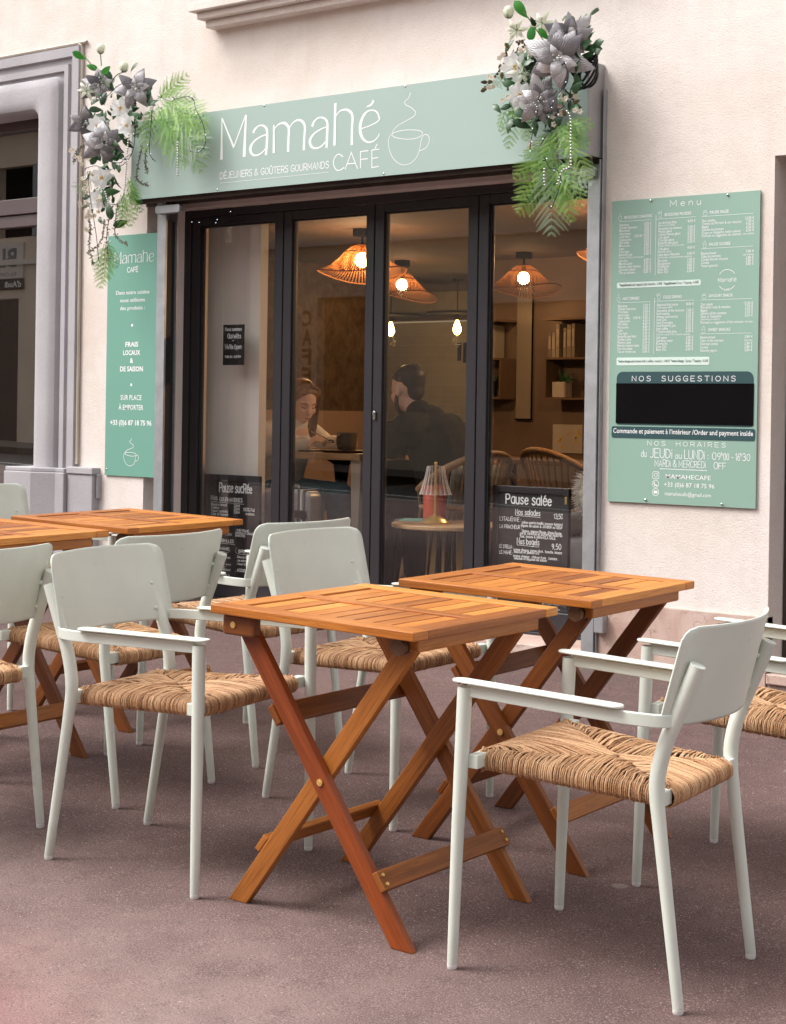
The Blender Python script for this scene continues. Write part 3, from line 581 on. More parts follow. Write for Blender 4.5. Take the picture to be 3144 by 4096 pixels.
FL={'L_clem':[[-1.85,-0.28,2.788],[-1.794,-0.29,2.685],[-2.04,-0.27,2.707],[-2.023,-0.25,2.425],[-2.082,-0.22,2.313]],'L_lily':[[-2.174,-0.24,2.913]],'L_bud':[[-2.107,-0.2,3.149],[-1.894,-0.22,3.02]],'L_poin':[[-2.136,-0.18,2.956],[-1.778,-0.24,2.886],[-2.199,-0.22,2.752],[-2.005,-0.25,2.618]],'L_leaf':[[-2.282,-0.2,3.132],[-2.178,-0.2,3.056],[-2.037,-0.22,3.021],[-2.022,-0.25,2.858],[-2.07,-0.26,2.801],[-1.764,-0.24,2.741],[-1.939,-0.25,2.345],[-1.992,-0.22,2.247],[-1.925,-0.2,2.178],[-1.751,-0.24,2.656],[-2.087,-0.25,2.535]],'L_fern':[([-1.628,-0.22,2.822],[-1.429,-0.2,2.927]),([-1.628,-0.22,2.822],[-1.35,-0.22,2.807]),([-1.596,-0.22,2.789],[-1.236,-0.24,2.658]),([-1.575,-0.22,2.787],[-1.252,-0.25,2.489]),([-1.596,-0.22,2.775],[-1.402,-0.25,2.444]),([-1.627,-0.22,2.793],[-1.496,-0.27,2.513]),([-1.68,-0.22,2.783],[-1.684,-0.26,2.537]),([-1.68,-0.22,2.776],[-1.739,-0.26,2.622]),([-1.522,-0.22,2.76],[-1.244,-0.24,2.574]),([-1.491,-0.22,2.75],[-1.296,-0.22,2.411]),([-1.627,-0.22,2.763],[-1.415,-0.28,2.591]),([-2.108,-0.22,2.473],[-2.294,-0.18,2.362]),([-1.854,-0.22,2.416],[-1.813,-0.2,2.283]),([-1.885,-0.22,2.359],[-1.843,-0.2,2.159]),([-1.852,-0.22,2.357],[-1.811,-0.2,2.194]),([-2.032,-0.22,2.07],[-2.141,-0.18,1.92]),([-2.021,-0.22,2.07],[-2.1,-0.18,1.836]),([-2.01,-0.22,2.084],[-1.975,-0.18,1.944]),([-1.906,-0.22,2.331],[-1.902,-0.2,2.155])],'L_bead':[[[-1.76,-0.3,2.63],[-1.773,-0.3,2.51],[-1.782,-0.3,2.402],[-1.791,-0.3,2.329],[-1.827,-0.3,2.28],[-1.87,-0.3,2.268],[-1.914,-0.3,2.286],[-1.943,-0.3,2.347]],[[-1.396,-0.29,2.559],[-1.396,-0.29,2.481],[-1.395,-0.29,2.381]],[[-1.875,-0.3,2.497],[-1.821,-0.3,2.489],[-1.789,-0.3,2.512],[-1.736,-0.3,2.529]]],'L_wire':[[[-1.543,-0.3,2.815],[-1.439,-0.3,2.776],[-1.399,-0.3,2.786],[-1.288,-0.3,2.781],[-1.257,-0.3,2.715],[-1.206,-0.3,2.64],[-1.184,-0.3,2.539],[-1.232,-0.3,2.494],[-1.302,-0.3,2.514]],[[-1.584,-0.3,2.762],[-1.591,-0.3,2.64],[-1.6,-0.3,2.547],[-1.588,-0.3,2.503],[-1.551,-0.3,2.471]],[[-1.708,-0.3,2.665],[-1.726,-0.3,2.543],[-1.799,-0.3,2.476],[-1.929,-0.3,2.457],[-2.018,-0.3,2.486],[-2.107,-0.3,2.478]],[[-2.084,-0.3,2.461],[-2.058,-0.3,2.31],[-2.009,-0.3,2.121],[-1.984,-0.3,1.972]],[[-2.007,-0.3,2.99],[-1.994,-0.3,2.907],[-1.96,-0.3,2.844],[-1.841,-0.3,2.905],[-1.723,-0.3,2.899]]],'L_twig':[[[-2.202,-0.22,2.631],[-2.27,-0.22,2.591],[-2.291,-0.22,2.54]],[[-2.153,-0.22,2.476],[-2.197,-0.22,2.396],[-2.161,-0.22,2.303],[-2.206,-0.22,2.283]],[[-2.117,-0.22,2.376],[-2.159,-0.22,2.243],[-2.146,-0.22,2.151],[-2.155,-0.22,2.061],[-2.119,-0.22,1.969]],[[-1.971,-0.22,2.276],[-2.011,-0.22,2.129],[-1.997,-0.22,1.979]],[[-1.927,-0.22,2.288],[-1.945,-0.22,2.125],[-1.846,-0.22,2.061]],[[-1.739,-0.22,2.584],[-1.779,-0.22,2.448],[-1.767,-0.22,2.395],[-1.692,-0.22,2.368]],[[-1.707,-0.22,2.566],[-1.716,-0.22,2.494],[-1.699,-0.22,2.434]],[[-2.035,-0.22,2.205],[-2.055,-0.22,2.094],[-2.166,-0.22,2.024]]],'L_blos':[[-2.292,-0.24,2.598],[-2.263,-0.24,2.573],[-2.228,-0.24,2.555],[-2.166,-0.24,2.558],[-2.143,-0.24,2.541],[-2.199,-0.24,2.515],[-2.175,-0.24,2.43],[-2.157,-0.24,2.399],[-2.173,-0.24,2.377],[-2.118,-0.24,2.441],[-2.149,-0.24,2.3],[-2.125,-0.24,2.238],[-2.136,-0.24,2.224],[-2.091,-0.24,2.236],[-2.134,-0.24,2.149],[-2.194,-0.24,2.296],[-2.037,-0.24,2.315]],'L_main':([[-2.03,-0.2,2.926],[-2.098,-0.2,2.994],[-2.213,-0.2,3.098],[-2.288,-0.2,3.152]],[[-2.099,-0.2,3.054],[-2.109,-0.2,3.123]],[[-2.03,-0.2,2.941],[-1.976,-0.2,2.988],[-1.916,-0.2,3.0]]),'R_poin':[[0.969,-0.32,2.715],[0.858,-0.3,2.545],[0.995,-0.25,2.811]],'R_clem':[[0.714,-0.28,2.712],[0.764,-0.3,2.577]],'R_lily':[[0.758,-0.29,2.673],[0.805,-0.2,2.91],[0.671,-0.2,2.897]],'R_bud':[[0.623,-0.2,2.982]],'R_leaf':[[0.688,-0.2,2.986],[0.762,-0.22,2.869],[0.841,-0.24,2.847],[0.739,-0.28,2.52],[0.752,-0.27,2.455],[0.789,-0.24,2.632],[0.773,-0.25,2.551],[0.934,-0.24,2.547]],'R_fern':[([0.901,-0.24,2.415],[0.71,-0.26,2.217]),([0.902,-0.24,2.39],[0.732,-0.25,2.135]),([0.881,-0.24,2.242],[0.707,-0.22,2.069]),([0.902,-0.24,2.365],[0.911,-0.26,1.963]),([0.916,-0.24,2.239],[1.009,-0.25,2.013]),([0.949,-0.24,2.411],[1.087,-0.24,2.196]),([0.948,-0.24,2.436],[1.066,-0.22,2.344]),([0.901,-0.24,2.43],[0.822,-0.28,2.291]),([0.901,-0.24,2.415],[0.897,-0.3,2.233]),([0.901,-0.24,2.415],[0.842,-0.28,2.18]),([0.915,-0.24,2.314],[0.956,-0.26,2.06]),([0.933,-0.24,2.288],[1.071,-0.24,2.134]),([0.942,-0.24,2.446],[1.036,-0.28,2.274]),([0.936,-0.24,2.462],[0.977,-0.29,2.302]),([0.922,-0.24,2.264],[0.879,-0.27,2.089]),([0.916,-0.24,2.239],[1.092,-0.23,2.178]),([0.668,-0.24,2.564],[0.58,-0.2,2.452]),([0.687,-0.24,2.552],[0.631,-0.2,2.368]),([0.743,-0.24,2.505],[0.757,-0.24,2.388]),([0.653,-0.24,2.698],[0.551,-0.2,2.654]),([0.96,-0.24,2.454],[1.066,-0.24,2.395]),([0.927,-0.24,2.278],[1.061,-0.26,2.078]),([0.834,-0.24,2.808],[0.772,-0.22,2.809])],'R_bead':[[[1.026,-0.33,2.477],[1.044,-0.33,2.448],[1.048,-0.33,2.365],[1.05,-0.33,2.277],[1.05,-0.33,2.242],[1.028,-0.33,2.229],[1.005,-0.33,2.221],[0.982,-0.33,2.164]],[[0.895,-0.3,2.243],[0.895,-0.3,2.204],[0.898,-0.3,2.164]]],'R_wire':[[[1.002,-0.33,2.702],[1.026,-0.33,2.641],[1.015,-0.33,2.593],[0.958,-0.33,2.53],[0.942,-0.33,2.473],[0.913,-0.33,2.411]],[[0.876,-0.33,2.499],[0.865,-0.33,2.46],[0.848,-0.33,2.392],[0.837,-0.33,2.329]],[[0.843,-0.33,2.356],[0.891,-0.33,2.346],[0.914,-0.33,2.377]],[[0.915,-0.33,2.288],[0.94,-0.33,2.241],[0.981,-0.33,2.228],[1.0,-0.33,2.178],[0.966,-0.33,2.087],[0.949,-0.33,2.063]],[[1.006,-0.33,2.452],[0.959,-0.33,2.466],[0.947,-0.33,2.497]]],'R_twig':[[[0.834,-0.24,2.783],[0.749,-0.24,2.813],[0.676,-0.24,2.777],[0.633,-0.24,2.741],[0.566,-0.24,2.682],[0.522,-0.24,2.645]],[[0.749,-0.24,2.813],[0.736,-0.24,2.835],[0.706,-0.24,2.829]],[[0.913,-0.24,2.429],[0.92,-0.24,2.363],[0.919,-0.24,2.254]],[[0.957,-0.24,2.594],[0.993,-0.24,2.545],[1.035,-0.24,2.502]],[[0.911,-0.24,2.549],[0.923,-0.24,2.508],[0.9,-0.24,2.46]]],'R_blos':[[0.769,-0.26,2.782],[0.788,-0.26,2.765],[0.8,-0.26,2.783],[0.58,-0.26,2.68],[0.571,-0.26,2.637],[0.657,-0.26,2.572],[0.681,-0.26,2.574],[0.714,-0.26,2.789],[0.634,-0.26,2.768],[0.964,-0.26,2.58],[0.959,-0.26,2.546],[0.977,-0.26,2.539],[0.939,-0.26,2.508],[0.914,-0.26,2.456],[0.925,-0.26,2.485],[0.977,-0.26,2.371],[0.789,-0.26,2.362],[1.035,-0.26,2.553],[1.042,-0.26,2.483],[0.685,-0.26,2.691]],'R_brleaf':[[0.527,-0.25,2.633],[0.529,-0.25,2.669],[0.626,-0.25,2.689],[0.667,-0.25,2.628],[0.616,-0.25,2.726],[0.646,-0.25,2.778],[0.651,-0.25,2.819],[1.015,-0.25,2.64],[1.011,-0.25,2.582],[1.023,-0.25,2.531],[0.96,-0.25,2.488]],'R_main':([[0.819,-0.2,2.822],[0.782,-0.2,2.872],[0.726,-0.2,2.946],[0.694,-0.2,2.98]],)}
# ------------------------------------------------------------ ground
def sheet(name, x0, x1, y0, y1, mat, dz=0.0, nx=2, ny=2):
    vs = []; fs = []
    for j in range(ny + 1):
        for i in range(nx + 1):
            x = x0 + (x1 - x0) * i / nx; y = y0 + (y1 - y0) * j / ny
            vs.append((x, y, gz(x, y) + dz))
    for j in range(ny):
        for i in range(nx):
            a = j * (nx + 1) + i; fs.append((a, a + 1, a + nx + 2, a + nx + 1))
    o = MB().add(vs, fs).build(name, mat); o['kind'] = 'structure'; return o
sheet('ground', -400, 400, -400, 60, M_['earth'], -.35)
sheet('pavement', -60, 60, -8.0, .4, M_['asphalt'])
k = sheet('kerb', -60, 60, -8.16, -8.0, M_['kerb'], .004)
kb = MB()
for a in ((-60, 60),):
    kb.add([(-60, -8.16, gz(-60, -8.16) + .004), (60, -8.16, gz(60, -8.16) + .004), (60, -8.16, gz(60, -8.16) - .13), (-60, -8.16, gz(-60, -8.16) - .13)], [(0, 3, 2, 1)])
kb.build('kerb_face', M_['kerb'])['kind'] = 'structure'
sheet('road', -60, 60, -12.6, -8.15, M_['road'], -.125)
for nm, y in (('road_marking', -8.6), ('road_marking', -10.35)):
    sheet(nm, -60, 60, y - .06, y + .06, M_['paint'], -.121)
sheet('opposite_pavement', -60, 60, -14.9, -12.6, M_['earth'], 0)

# ------------------------------------------------------------ cafe building
def holed(mb, x0, x1, z0, z1, holes, y=0.0, depth=.3, back=False):
    xs = sorted({x0, x1, *[h[0] for h in holes], *[h[1] for h in holes]}); zs = sorted({z0, z1, *[h[2] for h in holes], *[h[3] for h in holes]})
    ins = lambda x, z: any(h[0] < x < h[1] and h[2] < z < h[3] for h in holes)
    s = -1 if not back else 1
    for a, b in zip(xs, xs[1:]):
        for c, d in zip(zs, zs[1:]):
            if not ins((a + b) / 2, (c + d) / 2):
                q = [(a, y, c), (b, y, c), (b, y, d), (a, y, d)]
                mb.add(q if not back else q[::-1], [(0, 1, 2, 3)])
    for a, b, c, d in holes:
        e = y + depth * (1 if not back else -1)
        for p, q in (((a, c), (a, d)), ((b, d), (b, c)), ((a, d), (b, d)), ((b, c), (a, c))):
            mb.add([(p[0], y, p[1]), (q[0], y, q[1]), (q[0], e, q[1]), (p[0], e, p[1])], [(0, 1, 2, 3)] if not back else [(3, 2, 1, 0)])
OPEN = (-1.93, 1.0, -.5, 2.36); SHOP = (-7.5, -2.83, -.5, 2.925); DOOR = (1.838, 3.1, -.5, 2.262)
bld = thing('cafe_building', 'pale cream roughcast building with a pink marble base behind the café tables', 'building', (0, 0, 0))
w = MB(); holed(w, -9, 6, -1.2, 7.5, [OPEN, SHOP, DOOR], 0, .28); w.build('wall', M_['plaster'], bld)
w = MB(); w.b2(1.026, 1.838, -.014, .05, -.4, .352); w.build('plinth', M_['marble'], bld, bevel=.004)
w = MB(); w.b2(-1.925, .995, .0, .36, -.4, .122)   # door sill
w.build('door_sill', M_['marble'], bld, bevel=.006)
w = MB(); w.b2(1.842, 3.09, -.02, .2, .075, .118); w.build('doorstep', M_['marble'], bld, bevel=.005)
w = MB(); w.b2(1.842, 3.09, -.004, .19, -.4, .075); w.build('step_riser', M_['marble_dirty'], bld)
w = MB(); w.b2(-1.925, .995, .18, .275, 2.292, 2.36); w.build('lintel', M_['reveal'], bld)
MB().b2(-1.9298, -1.921, .10, .2795, .123, 2.2915).build('door_reveal', surf('lightened_reveal', (.84, .75, .70), .8, .08), bld)  # added slab over the shaded reveal, colour lightened in place of missing daylight
w = MB(); w.b2(-1.93, 1.0, .01, .18, 2.345, 2.36); w.build('shutter_slot', M_['under'], bld)
# stepped window sill high on the wall
w = MB()
for zz, h, pr, ov in ((3.275, .045, .15, 0), (3.238, .037, .115, .03), (3.198, .040, .075, .055)):
    w.b2(-1.48 + ov, 1.2, -pr, .02, zz, zz + h - .001)
w.build('window_cornice', M_['plaster'], bld, bevel=.004)

# shop next door: moulded surround swept up the jamb and along the head
def surround():
    prof = [(0, .12), (0, .0), (.004, -.022), (.016, -.044), (.036, -.056), (.065, -.061), (.13, -.062), (.16, -.055), (.182, -.038), (.192, -.014), (.195, -.006), (.212, -.006), (.214, -.026), (.25, -.026), (.254, -.010), (.285, -.010), (.29, -.032), (.345, -.032), (.352, .0), (.352, .05)]
    mb = MB(); rows = []
    ix, iz = -2.83, 2.90
    for d, e in prof:
        r = .05 if d < .2 else .0
        pts = [(ix + d, .80)]
        pts += [(ix + d, iz + d - .02), (ix + d, iz + d), (ix + d - .02, iz + d)] if r == 0 else [(ix + d - .06 * (1 - math.cos(R(t))) , iz + d - .06 + .06 * math.sin(R(t))) for t in (0, 22, 45, 67, 90)]
        pts += [(-7.6, iz + d)]
        rows.append((pts, e))
    # resample the square rows to the same count as the rounded ones
    n = 7
    for i, (pts, e) in enumerate(rows):
        if len(pts) < n: pts = [pts[0], pts[1], pts[1], pts[2], pts[3], pts[3], pts[4]]
        rows[i] = [(p[0], e, p[1]) for p in pts]
    vs = [p for r_ in rows for p in r_]; fs = []
    for i in range(len(rows) - 1):
        for k in range(n - 1):
            fs.append((i * n + k, (i + 1) * n + k, (i + 1) * n + k + 1, i * n + k + 1))
    mb.add(vs, fs); return mb
shop = thing('neighbouring_shopfront', 'mauve grey moulded surround with brown framed dark window left of the café', 'shopfront', (-3.2, 0, 0))
surround().build('moulded_surround', M_['mauve'], shop, smooth=28)
w = MB(); w.prism([(-2.972, .12), (-2.972, -.135), (-2.73, -.135), (-2.585, -.075), (-2.51, -.075), (-2.51, .0), (-2.50, .02)], -.5, .80, V((1, 0, 0)), V((0, 1, 0)))
w.prism([(-2.972, .12), (-2.972, -.125), (-2.735, -.125), (-2.59, -.065), (-2.52, -.065), (-2.51, .02)], .80, .825, V((1, 0, 0)), V((0, 1, 0)))
w.build('pedestal', M_['mauve'], shop, bevel=.006)
w = MB(); w.b2(-2.508, -2.292, -.052, .02, -.5, .795); w.b2(-2.508, -2.285, -.060, .02, .796, .836); w.b2(-2.289, -2.272, -.03, .02, .66, .80); w.b2(-2.289, -2.274, -.03, .02, .50, .60)
w.build('base_block', M_['mauve'], shop, bevel=.006)
fr = MB()
def bar(x0, x1, z0, z1, y0=.17, y1=.25): fr.b2(x0, x1, y0, y1, z0, z1)
bar(-2.965, -2.832, -.3, 2.92, .17, .25); bar(-3.045, -2.968, -.3, 2.27, .185, .245); bar(-7.4, -2.966, 2.855, 2.92); bar(-7.4, -2.966, 2.345, 2.44); bar(-7.4, -3.046, 2.27, 2.342, .185, .245)
bar(-3.115, -3.047, -.3, 2.268, .20, .24); bar(-3.03, -2.967, 2.441, 2.854, .19, .24)
bar(-7.4, -3.116, -.3, .30, .20, .24)
frame = fr.build('window_frame', M_['shopbrown'], shop, bevel=.004)
MB().b2(-7.4, -3.116, .215, .219, .30, 2.268).build('lower_pane', M_['shopglass'], shop)
MB().b2(-7.4, -3.03, .215, .219, 2.441, 2.854).build('upper_pane', M_['shopglass'], shop)
w = MB()
for q in (((-7.4, 1.5, -.3), (-2.85, 1.5, -.3), (-2.85, 1.5, 3), (-7.4, 1.5, 3)), ((-2.85, 1.5, -.3), (-2.85, .26, -.3), (-2.85, .26, 3), (-2.85, 1.5, 3)), ((-7.4, .26, .05), (-2.85, .26, .05), (-2.85, 1.5, .05), (-7.4, 1.5, .05)), ((-7.4, .26, 2.93), (-7.4, 1.5, 2.93), (-2.85, 1.5, 2.93), (-2.85, .26, 2.93))):
    w.add(q, [(0, 1, 2, 3)])
w.build('shop_interior', surf('shop_interior_paint', (.15, .13, .12), .9, .2), shop)
for z in (1.08, 1.42, 1.75):
    sh = thing('display_shelf', {1.08: 'lowest dim shelf behind the neighbouring dark shop window', 1.42: 'middle dim shelf behind the neighbouring dark shop window', 1.75: 'upper dim shelf behind the neighbouring dark shop window'}[z], 'shelf', (-4.1, .9, z))
    MB().b2(-4.9, -3.2, .8, 1.1, z, z + .02).build('shelf_board', M_['pot'], sh)
rng = random.Random(3)
for i, (z, x) in enumerate(((1.10, -3.62), (1.10, -3.38), (1.44, -3.75), (1.44, -3.5), (1.77, -3.7))):
    col = ((.3, .12, .09), (.4, .36, .3), (.35, .33, .3), (.34, .2, .14), (.33, .13, .12))[i]
    nm = ('dark red', 'pale cream', 'light grey', 'brown', 'maroon')[i]
    b = thing('gift_box', nm + ' gift box on a shelf in the neighbouring shop window', 'box', (x, .93, z))
    MB().b2(x, x + .14, .86, 1.0, z, z + .11 + .03 * (i % 2)).build('box_body', surf('gift_box_%d' % i, col, .6, .1), b, bevel=.005)
    MB().b2(x - .004, x + .144, .856, 1.004, z + .111 + .03 * (i % 2), z + .14 + .03 * (i % 2)).build('lid', surf('gift_lid_%d' % i, sc3(col, 1.3), .6, .1), b)
cb = MB(); cb.tube(crom([(-7.5, -.012, 3.262), (-4.6, -.012, 3.262), (-2.62, -.012, 3.262), (-2.512, -.012, 3.258), (-2.482, -.012, 3.235), (-2.478, -.012, 3.1), (-2.474, -.012, 2.0), (-2.471, -.012, .85)], 5), .010, 6)
tag(cb.build('wall_cable', surf('cable_paint', (.52, .45, .38), .6, .1), None, smooth=60), 'beige painted cable running round the mauve shop surround', 'cable')

# door at the right edge
dr = thing('wooden_door', 'dark brown door set back in the recess at the right edge of the wall', 'door', (2.4, .2, .12))
MB().b2(1.842, 3.09, .155, .20, .119, 2.258).build('door_leaf', M_['doorbrown'], dr)
w = MB(); w.b2(1.842, 1.90, .13, .154, .12, 2.2); w.b2(1.842, 3.09, .13, .154, 2.201, 2.257); w.b2(1.93, 1.96, .14, .154, .12, 2.2); w.build('door_frame', M_['doorbrown'], dr, bevel=.004)

# ------------------------------------------------------------ sign box over the cafe
sg = thing('cafe_sign', 'long pale green café name sign with a white cup drawing above the glass doors', 'sign', (-.45, -.13, 2.31))
SY = -.13
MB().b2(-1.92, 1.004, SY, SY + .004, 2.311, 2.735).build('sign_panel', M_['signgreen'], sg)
w = MB(); w.b2(1.0045, 1.0075, SY + .001, -.002, 2.318, 2.733); w.b2(-1.924, -1.921, SY + .001, -.002, 2.312, 2.733); w.b2(-1.921, 1.0045, SY + .005, -.002, 2.730, 2.734); w.build('box_side', M_['greysteel'], sg)
w = MB(); w.b2(-1.92, 1.003, SY + .005, -.001, 2.316, 2.322); w.b2(-1.92, 1.003, SY + .03, SY + .05, 2.290, 2.3155); w.b2(-1.92, 1.0, -.02, -.004, 2.285, 2.3155); w.build('soffit', M_['under'], sg)
lt = MB()
for i, s_ in enumerate(LOGO_S): lt.ribbon(crom(s_, 5), .01, SY - .0006 - .00003 * i)
for i, s_ in enumerate(LOGO_L): lt.ribbon(s_, .01, SY - .0010 - .00003 * i, cap=False)
lt.build('name_lettering', M_['white'], sg)
lt = MB()
for i, s_ in enumerate(CAFE_S): lt.ribbon([(p[0], p[1], .0052) for p in crom(s_, 5)], .01, SY - .0006)
for i, s_ in enumerate(CAFE_L): lt.ribbon([(p[0], p[1], .0052) for p in s_], .01, SY - .0009 - .00003 * i)
strokes(lt, 'DÉJEUNERS & GOÛTERS GOURMANDS', -1.243, 2.377, .033, .0040, SY - .0006, width=.748)
lt.b2(-1.243, -.495, SY - .00065, SY - .0005, 2.3545, 2.3565)
lt.build('cafe_lettering', M_['white'], sg)
lt = MB()
for s_ in CUP_S: lt.ribbon([(p[0], p[1], .0031) for p in crom(s_, 6)], .004, SY - .0006)
lt.build('cup_drawing', M_['white'], sg)
for x, z in ((-.936, 2.728), (-.144, 2.322), (-1.262, 2.322), (-.02, 2.728), (.62, 2.728)):
    b = MB(); b.sphere((x, SY - .0006, z), (.006, .003, .006), 10, 6); b.build('screw', M_['chrome'], sg, smooth=90)

# shutter guides
gd = thing('shutter_guide', 'galvanised steel shutter guide rail left of the café doors', 'guide rail', (-1.78, -.02, .05), 'shutter guide rails')
w = MB(); w.b2(-1.812, -1.747, -.034, -.030, .06, 2.29); w.b2(-1.812, -1.806, -.0295, .06, .06, 2.29); w.b2(-1.8055, -1.747, .055, .060, .06, 2.29); w.b2(-1.7475, -1.744, -.036, -.022, .06, 2.29); w.build('channel', M_['steel'], gd, bevel=.0015)
MB().b2(-1.80, -1.765, -.02, .053, .06, 2.2).build('rubber_seal', M_['gasket'], gd)
MB().b2(-1.838, -1.815, .11, .125, .125, 2.28).build('brush_strip', M_['greysteel'], gd)
w = MB(); w.prism(rrect(-1.79, -1.60, 2.232, 2.278, .015), .038, .075); w.b2(-1.80, -1.742, -.05, -.036, 2.24, 2.31); w.build('bracket', M_['steel'], gd, bevel=.004)
gd = thing('shutter_guide', 'galvanised steel shutter guide rail with lock box right of the café doors', 'guide rail', (1.0, -.02, .05), 'shutter guide rails')
w = MB(); w.b2(.950, 1.010, -.034, -.030, .055, 2.29); w.b2(1.0105, 1.017, -.040, .02, .055, 2.31); w.b2(1.021, 1.026, -.030, .0, .055, 2.62); w.b2(.950, .954, -.0295, .06, .055, 2.29); w.build('channel', M_['steel'], gd, bevel=.0015)
w = MB(); w.b2(.925, 1.0, -.062, -.036, 2.232, 2.275); w.build('bracket', M_['steel'], gd, bevel=.004)
w = MB(); w.b2(1.028, 1.075, -.055, -.012, .215, .295); w.build('lock_box', M_['steel'], gd, bevel=.004)
w = MB(); w.lathe([(.0, .0), (.010, .0), (.010, .003), (0, .004)], 12); w.v = [V((p[0] + .975, -.0345 - p[2], p[1] + .285)) for p in w.v]; w.build('bolt', M_['greysteel'], gd, smooth=40)

# ------------------------------------------------------------ folding glass doors
DY = .28
fd = thing('folding_door', 'black framed folding glass doors of the café with four tall panes', 'door', (-.55, DY, .123))
w = MB(); w.b2(-1.928, -1.872, DY, DY + .07, .123, 2.292); w.b2(.925, .998, DY, DY + .07, .123, 2.292); w.b2(-1.8715, .9245, DY, DY + .07, 2.248, 2.292); w.b2(-1.8715, .9245, DY + .002, DY + .07, .1225, .137)
w.build('door_frame', M_['blackframe'], fd, bevel=.003)
SE = [-1.868, -1.170, -.536, .123, .922]
GL = [(-1.806, -1.234), (-1.108, -.592), (-.474, .062), (.185, .862)]
for i in range(4):
    a, b = SE[i] + .003, SE[i + 1] - .003; g0, g1 = GL[i]
    w = MB(); y0, y1 = DY + .004, DY + .058
    w.b2(a, g0, y0, y1, .139, 2.246); w.b2(g1, b, y0, y1, .139, 2.246); w.b2(g0, g1, y0, y1, 2.200, 2.246); w.b2(g0, g1, y0, y1, .139, .238)
    leaf = w.build('door_leaf', M_['blackframe'], fd, bevel=.004)
    w = MB(); e = .009
    for q in ((g0, g0 + e, .238, 2.2), (g1 - e, g1, .238, 2.2), (g0 + e, g1 - e, 2.2 - e, 2.2), (g0 + e, g1 - e, .238, .238 + e)): w.b2(q[0], q[1], y0 + .012, y0 + .03, q[2], q[3])
    w.build('gasket', M_['gasket'], leaf)
    MB().b2(g0 + .002, g1 - .002, y0 + .018, y0 + .0215, .240, 2.198).build('glass_pane', M_['glass'], leaf)
    if i == 1:
        w = MB(); w.prism(rrect(-.5235, -.5065, 1.135, 1.18, .008, .006), -.002, .006, o=V((0, DY, 0))); w.build('lock_cylinder', M_['chrome'], leaf, bevel=.002)
        w = MB(); w.tube([(-.515, DY - .012, 1.168), (-.515, DY - .002, 1.168)], .0065, 10); w.build('lock_cylinder', M_['chrome'], leaf)
ls = thing('fairy_lights', 'tiny white fairy lights strung across the top left of the door frame', 'string lights', (-1.7, DY - .02, 2.22))
w = MB(); pts = [(-1.86, DY - .012, 2.30), (-1.851, DY - .012, 2.227), (-1.793, DY - .012, 2.221), (-1.72, DY - .012, 2.20), (-1.663, DY - .012, 2.212), (-1.653, DY - .012, 2.229), (-1.6, DY - .012, 2.262), (-1.55, DY - .012, 2.267), (-1.56, DY - .012, 2.30)]
w.tube(crom(pts, 4), .0012, 5); w.build('wire', M_['wire'], ls)
for p in (pts[1], pts[2], pts[4], pts[5], pts[7]):
    w = MB(); w.sphere((p[0], p[1] - .002, p[2]), .0016, 6, 4); w.build('light', M_['led'], ls)

op = thing('open_notice', 'small dark notice with white handwriting hung inside the leftmost glass pane', 'notice', (-1.54, .29, 1.42))
MB().b2(-1.632, -1.470, .306, .309, 1.422, 1.646).build('card', M_['boardblack'], op)
w = MB(); yy = .3045
strokes(w, 'Nous sommes', -1.553, 1.612, .020, .0028, yy, width=.125, align='C', jit=.05)
strokes(w, 'OuVeRts', -1.545, 1.570, .024, .0034, yy, width=.10, align='C', jit=.08)
strokes(w, '-', -1.553, 1.548, .024, .003, yy, align='C')
strokes(w, "We'Re Open", -1.553, 1.512, .024, .0032, yy, width=.125, align='C', jit=.06)
strokes(w, '9:00 AM  4:30 PM', -1.553, 1.462, .013, .0022, yy, width=.12, align='C', jit=.05)
w.build('handwriting', M_['chalk'], op)

# ------------------------------------------------------------ banner left of the doors
bn = thing('produce_banner', 'narrow green banner listing fresh local produce left of the café doors', 'sign', (-2.03, -.01, .795))
BY = -.010
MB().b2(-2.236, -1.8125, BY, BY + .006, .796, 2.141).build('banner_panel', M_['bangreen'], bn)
Zb = lambda v: 2.141 - v / 1225 * 1.345    # row of the banner drawing, 0 at its top edge
Xb = lambda u: -2.232 + u * .408
w = MB(); yy = BY - .0006
LX0, LX1 = -1.262, -.183; s0 = (Xb(.90) - Xb(.115)) / (LX1 - LX0); zb = Zb(142)
for i, s_ in enumerate(LOGO_S[:-1] + LOGO_L):
    pts = [(Xb(.115) + (p[0] - LX0) * s0, zb + (p[1] - 2.483) * s0, p[2] * s0 * 1.1) for p in s_]
    w.ribbon(crom(pts, 4) if i < len(LOGO_S) - 1 else pts, .01, yy - .00003 * i)
strokes(w, 'CAFÉ', Xb(.495), Zb(190), .026, .0042, yy, width=.088, align='C')
w.build('name_lettering', M_['white'], bn)
for nm, rows in (('intro_lettering', (('Dans notre cuisine', 302, .27, .021, .008), ('nous utilisons', 341, .20, .021, .008), ('des produits :', 381, .20, .021, .008))), ('produce_lettering', (('FRAIS', 568, .105, .0255, .028), ('LOCAUX', 610, .14, .0255, .028), ('&', 650, None, .0255, .028), ('DE SAISON', 693, .185, .0265, .028))),
                 ('service_lettering', (('SUR PLACE', 838, .17, .027, .010), ('À EMPORTER', 888, .20, .027, .010))), ('phone_number', (('+33 (0)6 87 18 75 96', 966, .335, .027, .024),))):
    for t, v, wd, cap, b in rows:
        w = MB(); text(w, t, Xb(.50), Zb(v), cap, yy, wd, 'C', b); w.build(nm, M_['white'], bn)
for v in (460, 761):
    w = MB(); disc(w, Xb(.5), Zb(v), .008, yy); w.build('dot', M_['white'], bn)
w = MB(); s1 = .125 / .253; cx = (-.12 + .133) / 2
